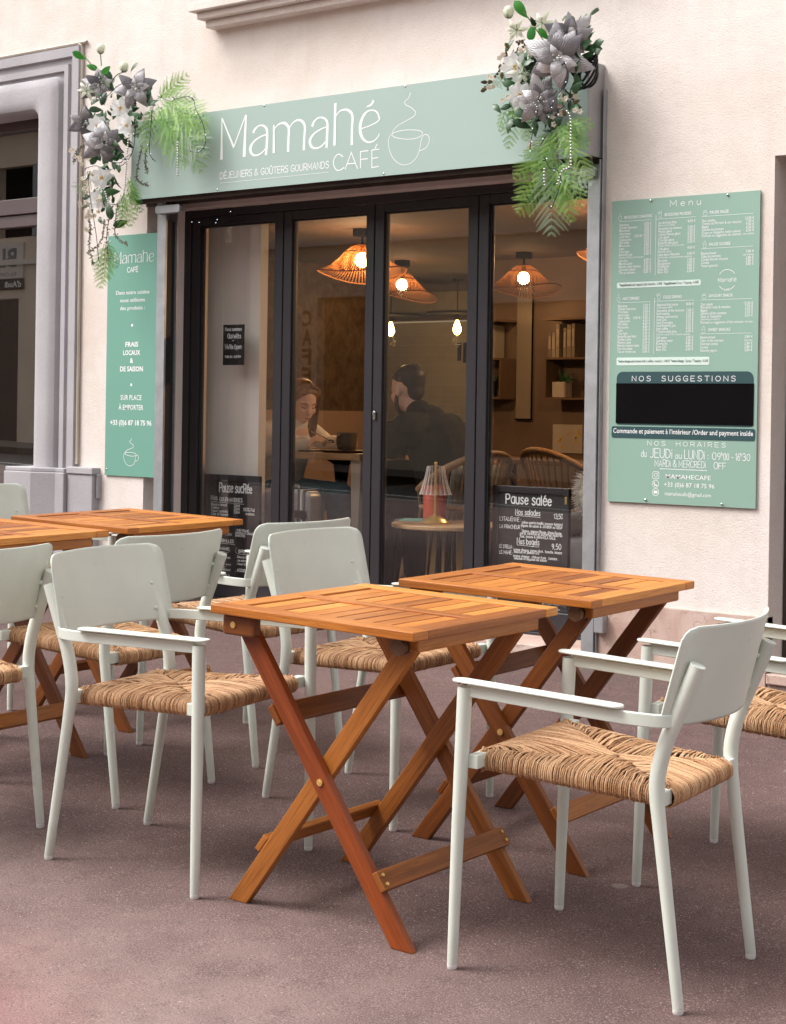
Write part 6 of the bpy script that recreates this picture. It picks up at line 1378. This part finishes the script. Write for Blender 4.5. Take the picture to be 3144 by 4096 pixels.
m = MB(); m.lathe([(0, 0), (.046, 0), (.054, .008), (.060, .05), (.062, .104), (.056, .104), (.053, .02), (0, .015)], 26, c); m.build('cup_body', M_['ceramic'], t, smooth=40)
m = MB(); m.tube(crom([(-1.49, 1.16, 1.03), (-1.485, 1.128, 1.03), (-1.483, 1.12, .995), (-1.487, 1.135, .97), (-1.49, 1.165, .967)], 5), .0065, 8); m.build('handle', M_['ceramic'], t, smooth=60)
t = thing('plate', 'brown wooden plate under the stoneware cup', 'plate', (-1.52, 1.24, .931)); m = MB(); m.lathe([(0, 0), (.13, 0), (.15, .012), (.148, .014), (0, .011)], 30, (-1.53, 1.25, .931)); m.build('plate_body', M_['darkwood'], t, smooth=40)
t = thing('notebook', 'dark flat notebook lying on the slab table by the jumper sleeve', 'notebook', (-1.80, 1.2, .931)); MB().b2(-1.86, -1.70, 1.10, 1.30, .931, .940).build('cover', M_['black'], t, bevel=.002); MB().b2(-1.857, -1.703, 1.103, 1.297, .9401, .944).build('pages', M_['paper'], t)

# the man in black
mn_ = thing('person', 'bearded man in a black padded jacket, seen from behind facing the woman', 'person', (-.85, 1.3, FZ))
HC = V((-1.105, 1.30, 1.305)); HF = frame((-.965, .16, -.20)); b = MB()
head(b, HC, HF, 1.10, 1.12)
chain(b, [(-1.0, 1.30, 1.10), (-1.06, 1.30, 1.22)], [.066, .060])
chain(b, [(-.80, 1.30, .66), (-.82, 1.30, .82), (-.90, 1.30, 1.0), (-.98, 1.30, 1.10)], [.15, .14, .14, .09])
RS, RE, RW = (-.95, 1.50, 1.08), (-1.08, 1.55, .97), (-1.30, 1.42, .985)
LS, LE, LW = (-.94, 1.09, 1.08), (-1.04, 1.06, .985), (-1.20, 1.16, 1.02)
for S_, E_, W_ in ((RS, RE, RW), (LS, LE, LW)): chain(b, [(-.93, 1.3, 1.04), S_, E_, W_], [.08, .06, .046, .032])
hand(b, RW, (-.95, -.25, .05), (0, -.3, 1), 1.0, .5, -1); hand(b, LW, (-.85, .30, .45), (.2, .9, .1), 1.0, .6, 1)
for s in (-1, 1): chain(b, [(-.80, 1.3 + s * .09, .66), (-1.14, 1.27 + s * .14, .65), (-1.10, 1.25 + s * .14, .25), (-1.20, 1.25 + s * .14, .16)], [.09, .068, .05, .04])
fuse(b, 'body', M_['skin'], mn_, .0075, 3)
b = MB()
chain(b, [(-.79, 1.30, .68), (-.80, 1.30, .84), (-.87, 1.30, .99), (-.95, 1.30, 1.09)], [.19, .19, .19, .135])
for S_, E_, W_ in ((RS, RE, RW), (LS, LE, LW)):
    d = (V(W_) - V(E_)).normalized(); chain(b, [(-.92, 1.3, 1.06), S_, E_, V(W_) - d * .03], [.12, .098, .078, .056])
chain(b, [(-.99, 1.30, 1.13), (-1.02, 1.30, 1.175)], [.085, .080])
fuse(b, 'jacket', M_['puffer'], mn_, .010, 3)
b = MB()
for s in (-1, 1): chain(b, [(-.80, 1.3 + s * .08, .67), (-1.14, 1.27 + s * .14, .655), (-1.10, 1.25 + s * .14, .25)], [.115, .09, .068])
fuse(b, 'trousers', M_['black'], mn_, .012, 3)
for s in (-1, 1):
    m = MB(); chain(m, [(-1.10, 1.25 + s * .14, .165), (-1.24, 1.25 + s * .14, .150)], [.045, .036]); fuse(m, 'shoe', M_['black'], mn_, .01, 2)
b = MB(); g_ = lambda a, q, d: HC + HF @ V((a, q, d))
ell(b, g_(-.030, 0, .066), (.106, .088, .084), HF); ell(b, g_(-.052, 0, .036), (.074, .080, .070), HF); ell(b, g_(-.070, 0, -.006), (.042, .064, .074), HF)
fuse(b, 'hair', M_['hairk'], mn_, .007, 9)
rg = random.Random(6); RT = []
for i in range(420):
    a = rg.uniform(0, 6.28); e = rg.uniform(.15, 1.5); d = V((math.cos(a) * math.cos(e), math.sin(a) * math.cos(e), math.sin(e)))
    p = V((-.034, 0, .060)) + V((d.x * .104, d.y * .088, d.z * .090)); q = V((.004 + rg.uniform(-.008, .008), rg.uniform(-.008, .008), -.002))
    RT.append([g_(*p), g_(*(p + d * .004 + q * .5)), g_(*(p + d * .004 + q))])
strands('hair_strands', M_['hairk'], mn_, RT, rg, .0012)
b = MB()
for s in (-1, 1): chain(b, [g_(.008, s * .073, -.010), g_(.025, s * .071, -.055), g_(.055, s * .045, -.098), g_(.075, s * .012, -.108)], [.010, .016, .019, .020])
chain(b, [g_(.094, -.022, -.046), g_(.098, 0, -.044), g_(.094, .022, -.046)], [.006, .007, .006])
fuse(b, 'beard', surf('greying_beard', (.075, .052, .042), .7, .5, 90), mn_, .006, 6)
eyes(mn_, HC, HF, 1.10, M_['hairk'])

# suitcase, round table with lamp, rattan chairs ----------------
t = thing('suitcase', 'ribbed silver hard shell suitcase with straps standing behind the glass', 'suitcase', (-1.385, .62, FZ))
m = MB(); m.prism(rrect(-1.52, -1.155, FZ + .035, .738, .045), -.62, -.51); m.build('shell', M_['suitcase'], t, bevel=.018, seg=3)
m = MB()
for i in range(7): m.b2(-1.50 + i * .034, -1.488 + i * .034, .505, .5095, .20, .70)
m.build('rib', M_['suitcase'], t, bevel=.002)
for i, x in enumerate((-1.232, -1.212, -1.192)):
    m = MB(); m.prism(rrect(x - .006, x + .006, FZ + .04, .742, .004), -.622, -.5035); m.build('strap', surf('strap_%d' % i, ((.05, .045, .045), (.55, .52, .50), (.10, .07, .06))[i], .8, .1), t, bevel=.003)
MB().b2(-1.255, -1.17, .490, .5030, .585, .628).build('buckle', M_['black'], t, bevel=.004)
for x in (-1.465, -1.30):
    m = MB(); m.tube(crom([(x - .022, .56, .738), (x - .02, .56, .758), (x + .02, .56, .758), (x + .022, .56, .738)], 4), .006, 6); m.build('handle', M_['suitcase'], t, smooth=60)
MB().b2(-1.515, -1.475, .500, .5045, .60, .645).build('tag', M_['rattan'], t)
for x in (-1.46, -1.21):
    m = MB(); m.tube([(x, .55, FZ + .018), (x, .58, FZ + .018)], .018, 12); m.build('wheel', M_['black'], t, smooth=40)
t = thing('round_table', 'small round wooden table on thin black legs with the brass lamp', 'table', (-.31, .65, FZ))
m = MB(); m.lathe([(0, 0), (.298, 0), (.302, .004), (.302, .018), (.298, .022), (0, .022)], 40, (-.31, .66, .576)); m.build('table_top', M_['palewood'], t, smooth=35)
for k in range(3):
    a = k * 2.094 + .5; m = MB(); m.tube([(-.31 + .20 * math.cos(a), .66 + .20 * math.sin(a), FZ), (-.31 + .14 * math.cos(a), .66 + .14 * math.sin(a), .575)], .007, 8); m.build('leg', M_['black'], t, smooth=60)
m = MB(); m.lathe([(.13, 0), (.16, 0), (.16, .01), (.13, .01), (.13, 0)], 24, (-.31, .66, .5655)); m.build('ring_frame', M_['black'], t, smooth=40)
t = thing('table_lamp', 'small brass table lamp with a fluted clear glass shade', 'lamp', (-.357, .62, .599)); c = V((-.357, .60, .599))
m = MB(); m.lathe([(0, 0), (.072, 0), (.073, .006), (.060, .020), (.035, .034), (.014, .042), (.009, .046), (0, .046)], 30, c); m.build('base', M_['brass'], t, smooth=40)
m = MB(); m.tube([c + V((0, 0, .045)), c + V((0, 0, .305))], .0075, 12); m.sphere(c + V((0, 0, .312)), .009, 10, 7); m.build('stem', M_['brass'], t, smooth=50)
m = MB(); pr = [(.044, .298), (.047, .29), (.054, .25), (.066, .20), (.080, .155), (.084, .150)]
m.lathe(pr, 120, c, wob=lambda a, i, r: 1 + (.016 + .008 * i) * math.sin(20 * a)); m.lathe([(.010, .2985), (.044, .2985)], 32, c)
o = m.build('glass_shade', None, t, smooth=60)
tt = NT('fluted_glass'); tt.set(Base_Color=(.95, .9, .88), Roughness=.05, Transmission_Weight=0.0)
tr = tt.n('ShaderNodeBsdfTransparent'); tr.inputs[0].default_value = (.96, .93, .92, 1); mx = tt.n('ShaderNodeMixShader'); lw = tt.n('ShaderNodeLayerWeight'); lw.inputs[0].default_value = .55
tt.l(lw.outputs['Facing'], mx.inputs[0]); tt.l(tr.outputs[0], mx.inputs[1]); tt.l(tt.b.outputs[0], mx.inputs[2]); tt.l(mx.outputs[0], tt.o.inputs[0]); o.data.materials.append(tt.m)
t = thing('vase', 'orange red cylinder vase behind the brass lamp', 'vase', (-.485, .76, .599)); m = MB(); m.lathe([(0, 0), (.056, 0), (.060, .004), (.060, .185), (.056, .19), (.050, .186), (.050, .02), (0, .015)], 30, (-.485, .76, .599)); m.build('vase_body', M_['red'], t, smooth=40)
t = thing('menu_card', 'mint green card lying at the left edge of the round table', 'card', (-.60, .70, .6)); MB().box((-.575, .72, .6005), (.16, .20, .003), Matrix.Rotation(.5, 3, 'Z')).build('card', M_['mint'], t)
def make_rattan():
    t = thing('rattan_chair', 'rattan chair', 'chair', (0, 0, 0), 'rattan chairs inside')
    m = MB(); m.tube([(.24 * math.cos(R(a)), .25 * math.sin(R(a)), .44) for a in range(0, 361, 20)], .018, 8, cap=False); m.add([(.23 * math.cos(R(a)), .24 * math.sin(R(a)), .445) for a in range(0, 360, 20)], [tuple(range(18))]); m.build('seat', M_['rattan'], t, smooth=60)
    rim = []
    m = MB()
    for k in range(21):
        a = R(95 + 170 * k / 20); top = .84 - .20 * abs(k - 10) ** 2 / 100
        p0 = V((.22 * math.cos(a), .24 * math.sin(a), .45)); p1 = V((.30 * math.cos(a) - .05, .30 * math.sin(a), top)); m.tube([p0, (p0 + p1) / 2 + V((-.015, 0, 0)), p1], .007, 6); rim.append(p1)
    m.build('back_rods', M_['rattan'], t, smooth=60)
    m = MB(); m.tube(rim, .022, 8); m.build('back_rim', M_['rattan'], t, smooth=60); m = MB(); m.tube([V(p) * V((1, 1, 0)) if False else V((p.x * .93, p.y * .93, .55)) for p in rim], .014, 8); m.build('back_band', M_['rattan'], t, smooth=60)
    for x, y in ((.17, .17), (.17, -.17), (-.17, .17), (-.17, -.17)):
        m = MB(); m.tube([(x * 1.25, y * 1.25, 0), (x, y, .44)], .011, 8); m.build('leg', M_['black'], t, smooth=60)
    return t
rt = make_rattan()
for i, (x, y, th, lb) in enumerate(((-.62, 1.42 - .35, R(170), 'rattan chair right behind the brass lamp'), (-1.22, 2.5, R(60), 'rattan chair with its back to the window, left of the dark dining table'), (-.66, 2.45, R(75), 'rattan chair with its back to the window, nearest the white fur cushion'))):
    o = rt if i == 0 else copy_tree(rt); o.location = (x, y, FZ + .001); o.rotation_euler = (0, 0, th); o['label'] = lb
t = thing('dining_table', 'dark wooden dining table between the rattan chairs', 'table', (-1.05, 3.2, FZ)); MB().b2(-1.9, -.5, 2.75, 3.5, .845, .875).build('table_top', M_['darkwood'], t, bevel=.004); legs4(t, -1.8, -.6, 2.85, 3.4, .845, .025, 'black')
t = thing('armchair', 'grey upholstered armchair at the right end of the window', 'armchair', (.62, .95, FZ))
m = MB(); m.b2(.30, .92, .72, 1.30, FZ + .12, .56); m.build('seat', M_['greyfab'], t, bevel=.04, seg=4); m = MB(); m.b2(.31, .91, 1.18, 1.36, .561, .90); m.build('backrest', M_['greyfab'], t, bevel=.05, seg=4)
m = MB(); m.b2(.28, .38, .70, 1.30, .57, .68); m.build('arm', M_['greyfab'], t, bevel=.03, seg=4); legs4(t, .36, .86, .78, 1.24, FZ + .121, .018, 'black')
t = thing('fur_cushion', 'shaggy white fur cushion on the grey armchair', 'cushion', (.42, .9, .70)); rng = random.Random(8); c = V((.46, .90, .775))
m = MB(); ell(m, c, (.115, .07, .125)); m.build('cushion', M_['fur'], t, smooth=180); m = MB()
for i in range(1500):
    d = V((rng.gauss(0, 1), rng.gauss(-.2, 1), rng.gauss(0, 1))).normalized(); p = c + V((d.x * .115, d.y * .07, d.z * .125)); e = d + V((rng.gauss(0, .35), rng.gauss(0, .35), rng.gauss(-.1, .35))); L = rng.uniform(.025, .05)
    s_ = d.cross(V((0, 0, 1))).normalized() * .0022; m.add([p - s_, p + s_, p + e * L * .6 + V((0, 0, -.004)), p + e * L + V((0, 0, -.012))], [(0, 1, 2), (1, 3, 2)])
m.build('fur', M_['fur'], t)
for s, lb in ((0, 'black sneaker with a white swoosh on the floor inside the third pane'), (1, 'second black sneaker beside the one with the white swoosh')):
    x, y = -.545 - .0 * s, .47 + .13 * s; t = thing('sneaker', lb, 'shoe', (x, y, FZ), 'black sneakers')
    z0 = .262 if False else FZ
    m = MB(); chain(m, [(x - .09, y, z0 + .055), (x + .02, y, z0 + .06), (x + .10, y, z0 + .04)], [.042, .046, .034]); chain(m, [(x - .085, y, z0 + .07), (x - .08, y, z0 + .115)], [.040, .036]); fuse(m, 'upper', M_['black'], t, .008, 2)
    m = MB(); m.prism([(x - .135, y - .04), (x + .12, y - .045), (x + .145, y), (x + .12, y + .045), (x - .135, y + .04)], z0 + .001, z0 + .026, V((1, 0, 0)), V((0, 1, 0))); m.build('sole', M_['pot'], t, bevel=.006)
    if s == 0:
        m = MB(); m.ribbon(crom([(x - .02, z0 + .085, .004), (x - .035, z0 + .058, .014), (x - .01, z0 + .055, .013), (x + .05, z0 + .085, .002)], 5), .01, y - .052); text(m, 'NIKE', x - .03, z0 + .088, .017, y - .0525, .055); text(m, 'AIR', x - .02, z0 + .034, .011, y - .0525, .04); m.build('emblem', M_['white'], t)

# ------------------------------------------------------------ chalkboards behind the glass
def chalkboard(name, label, x0, x1, z0, z1, y):
    t = thing(name, label, 'chalkboard', ((x0 + x1) / 2, y, z0), 'chalkboards behind the glass')
    MB().b2(x0 + .03, x1 - .03, y + .004, y + .016, z0 + .03, z1 - .03).build('slate', M_['boardblack'], t)
    w = MB(); w.b2(x0, x0 + .034, y - .004, y + .02, z0, z1); w.b2(x1 - .034, x1, y - .004, y + .02, z0, z1); w.b2(x0 + .0345, x1 - .0345, y - .004, y + .02, z1 - .034, z1); w.b2(x0 + .0345, x1 - .0345, y - .004, y + .02, z0, z0 + .034)
    w.build('frame', M_['blackframe'], t, bevel=.003); return t
YB = .345
t = chalkboard('chalkboard', 'Pause sucrée chalkboard standing behind the leftmost glass pane', -1.80, -1.374, FZ + .002, .812, YB); w = MB(); yb = YB + .003
bx = lambda u: -1.80 + (u - 128) / 424 * .426      # columns and rows as on the board itself
bz = lambda v: .812 - (v - 98) / 870 * .645
H = lambda s, u, v, cap, wd, sw=.0028, al='L', j=.06: strokes(w, s, bx(u), bz(v), cap, sw, yb, width=wd / 424 * .426 if wd else None, align=al, jit=j)
H('Pause sucRée', 243, 228, .050, 248, .0065); H('Nos', 180, 292, .026, 48, .0036); H('GOURMANDiSES', 246, 298, .021, 175, .0034); w.ribbon([(bx(184), bz(306)), (bx(434), bz(312))], .002, yb)
for i, (a, b) in enumerate((('Banana bread', '3,80€'), ('Cookies', '2,80€'), ('Yaourt granola', '3,80€'), ('Cake du moment', '. . .'))): H(a, 182, 334 + i * 24, .0135, (120, 62, 126, 132)[i], .0024); H(b, 357, 336 + i * 24, .013, 44 if i < 3 else 24, .0024)
H('100% Fait', 428, 362, .017, 94, .003); H('maison', 448, 390, .014, 64, .0026)
H('FROID', 268, 552, .010, 74, .0024); H('CHAUD', 184, 496, .010, 80, .0024); H('THÉ/TISANE.', 380, 516, .0105, 96, .0024); H('CHOCOLAT CHAUD.', 372, 536, .0105, 138, .0024); H('SMOOTHIE.', 372, 556, .0105, 76, .0024)
H('FORMULES', 240, 606, .016, 118, .003); w.ribbon([(bx(236), bz(614)), (bx(368), bz(618))], .002, yb)
H('GOURMANDE', 212, 664, .014, 114, .0028); H('BRUNCH', 398, 674, .015, 110, .003); H('CHAUDE', 252, 702, .0105, 56, .0024); H('extrait à froid', 238, 726, .0105, 96, .0024)
w.ribbon(crom([(bx(215), bz(675)), (bx(245), bz(684)), (bx(275), bz(676)), (bx(305), bz(683)), (bx(330), bz(670)), (bx(332), bz(648))], 5), .0016, yb)
w.ribbon(crom([(bx(384), bz(640)), (bx(374), bz(662)), (bx(388), bz(682)), (bx(430), bz(686)), (bx(470), bz(680))], 5), .0016, yb)
H('BAGEL', 220, 772, .023, 74, .0034); H('sucré', 303, 776, .009, 36, .002); H('. Boisson CHAUDE', 382, 714, .0105, 130, .0024); H('. Jus extrait à froid', 382, 740, .0105, 134, .0024); H('. Yaourt GRANOLA', 382, 766, .0105, 130, .0024)
H('CHOCO-BANANE', 206, 800, .009, 84, .002); H('FROMAGE BLANC', 240, 818, .009, 98, .002); H('. ASSIETTE', 376, 816, .015, 124, .003); H('commande à', 204, 866, .019, 126, .0034); H("L'intéRieuR", 206, 910, .021, 134, .0036); H('de saison', 386, 888, .0085, 50, .002); H('GRANOLA SALÉ', 460, 906, .0085, 64, .002)
w.build('chalk_writing', M_['chalk'], t)
t = chalkboard('chalkboard', 'Pause salée chalkboard standing behind the rightmost glass pane', .192, .634, FZ + .002, .826, YB); w = MB()
bx = lambda u: .192 + (u - 42) / 634 * .442; bz = lambda v: .826 - (v - 98) / 1082 * .612
H = lambda s, u, v, cap, wd, sw=.0026, al='L', j=.06: strokes(w, s, bx(u), bz(v), cap, sw, yb, width=wd / 634 * .442 if wd else None, align=al, jit=j)
H('Pause salée', 150, 250, .048, 378, .0065); H('Nos salades', 232, 342, .026, 206, .0034); H('13,50', 552, 358, .022, 72, .003); w.ribbon([(bx(234), bz(350)), (bx(440), bz(356))], .002, yb)
for s, u, v, cap, wd in (("L'ITALiENNE :", 100, 398, .019, 180), ('pâtes pesto basilic pousse épinard', 290, 412, .012, 332), ('légume de saison & JAMBON ou OEUF', 282, 440, .012, 340), ('LA FRAiCHEUR :', 100, 462, .017, 184), ('Quinoa, oignons Rouge, choux Rouge,', 290, 486, .012, 328), ('persil, carottes et butternut Rotis au', 274, 506, .012, 346), ('four, mozza & GRANOLA SALÉ', 274, 532, .012, 294)): H(s, u, v + 3, cap, wd, .0022)
H('Nos bagels', 250, 592, .027, 184, .0036); w.ribbon([(bx(248), bz(602)), (bx(434), bz(608))], .002, yb); H('9,50', 540, 616, .025, 74, .0034)
for s, u, v, cap, wd in (('LE STELLA :', 100, 634, .016, 116), ('creme cheese, puree olive . tomate. mozza', 222, 650, .012, 398), ('mesclun et jambon cru', 226, 668, .011, 208), ('LE MAHÉ :', 100, 684, .016, 116), ('creme cheese . chèvre frais . tomate .', 220, 704, .012, 372), ('mesclun et légumes de saison', 228, 724, .011, 270), ('LA RACLETTE :', 100, 1010, .014, 170), ('LA VEGGIE : Quinoa', 100, 1052, .014, 190), ('rouge . fêta . salade', 436, 1082, .012, 178)): H(s, u, v + 3, cap, wd, .0022)
H('6,50', 540, 1160, .024, 70, .0032)
w.build('chalk_writing', M_['chalk'], t)
m = MB(); strokes(m, 'BI-OFFICE', 0, 0, .008, .0016, 0, width=.034); m.v = [V((.614 + p.z, YB - .0048, .785 - p.x)) for p in m.v]; m.build('maker_mark', M_['stamen'], t)

# ------------------------------------------------------------ the house across the street, seen in the reflections
FY = -14.5
ob = thing('opposite_building', 'beige rendered house across the street with shuttered windows', 'building', (-12, FY, 0)); holes = []
for fl, (a, b) in enumerate(((4.5, 5.9),)):
    for k in range(15): holes.append((-31 + 2.9 * k, -29.9 + 2.9 * k, a, b))
low = [(-28.6, -25.8, .2, 2.9), (-23.6, -21.6, .2, 3.3), (-19.5, -18.2, .2, 2.8), (-13.95, -12.85, -.3, 3.09), (-10.4, -8.2, .5, 2.9), (-5, -3.6, -.3, 2.8), (0, 2.6, .4, 2.8), (6, 8, .4, 2.8)]
w = MB(); holed(w, -34, 16, -2.5, 6.6, holes + low, FY, .25, True); w.build('wall', surf('beige_render', (.64, .51, .39), .9, .14, .8, .4, 60), ob)
w = MB(); w.b2(-34, 16, FY - .05, FY + .35, 6.601, 6.8); w.b2(-34, 16, FY + .001, FY + .10, 3.95, 4.06); w.build('cornice', M_['pot'], ob)
w = MB()
for h in holes + low: w.b2(h[0], h[1], FY - .24, FY - .2, h[2], h[3])
w.build('window', M_['black'], ob); w = MB()
for h in holes:
    for x in (h[0] - .58, h[1] + .02):
        w.b2(x, x + .56, FY + .005, FY + .04, h[2], h[3])
w.build('shutter', surf('grey_shutter', (.26, .26, .27), .7, .1), ob)
w = MB(); w.b2(-16.2, -15.2, FY + .004, FY + .04, .2, 2.48)
for i in range(22): w.b2(-16.15, -15.25, FY + .0405, FY + .05, .3 + i * .1, .36 + i * .1)
w.build('shutter', surf('pale_shutter', (.42, .42, .44), .7, .1), ob)
w = MB()
for s, z in (('C', 2.62), ('A', 2.30), ('F', 1.97), ('E', 1.65)): text(w, s, 14.17, z, .25, 0, .21, 'C', .03)
w.v = [V((-p.x, FY + .006, p.z)) for p in w.v]; w.build('vertical_lettering', M_['black'], ob)
w = MB(); w.b2(-26, -21.43, FY + .003, FY + .05, 3.69, 4.39); w.build('sign_board', M_['pot'], ob); w = MB(); w.b2(-26, -21.43, FY + .003, FY + .05, 3.47, 3.68); w.build('sign_band', M_['black'], ob)
w = MB(); text(w, 'BL', 21.62, 3.93, .34, 0, .62, 'L', .03); text(w, 'eu.com', 21.62, 3.74, .10, 0, .55, 'L'); w.v = [V((-p.x, FY + .052, p.z)) for p in w.v]; w.build('sign_lettering', surf('blue_grey_letters', (.06, .085, .11), .6, .1), ob)
w = MB(); text(w, "d'Audi", 21.47, 3.52, .11, 0, .50, 'L', .02); w.v = [V((-p.x, FY + .052, p.z)) for p in w.v]; w.build('band_lettering', M_['white'], ob)
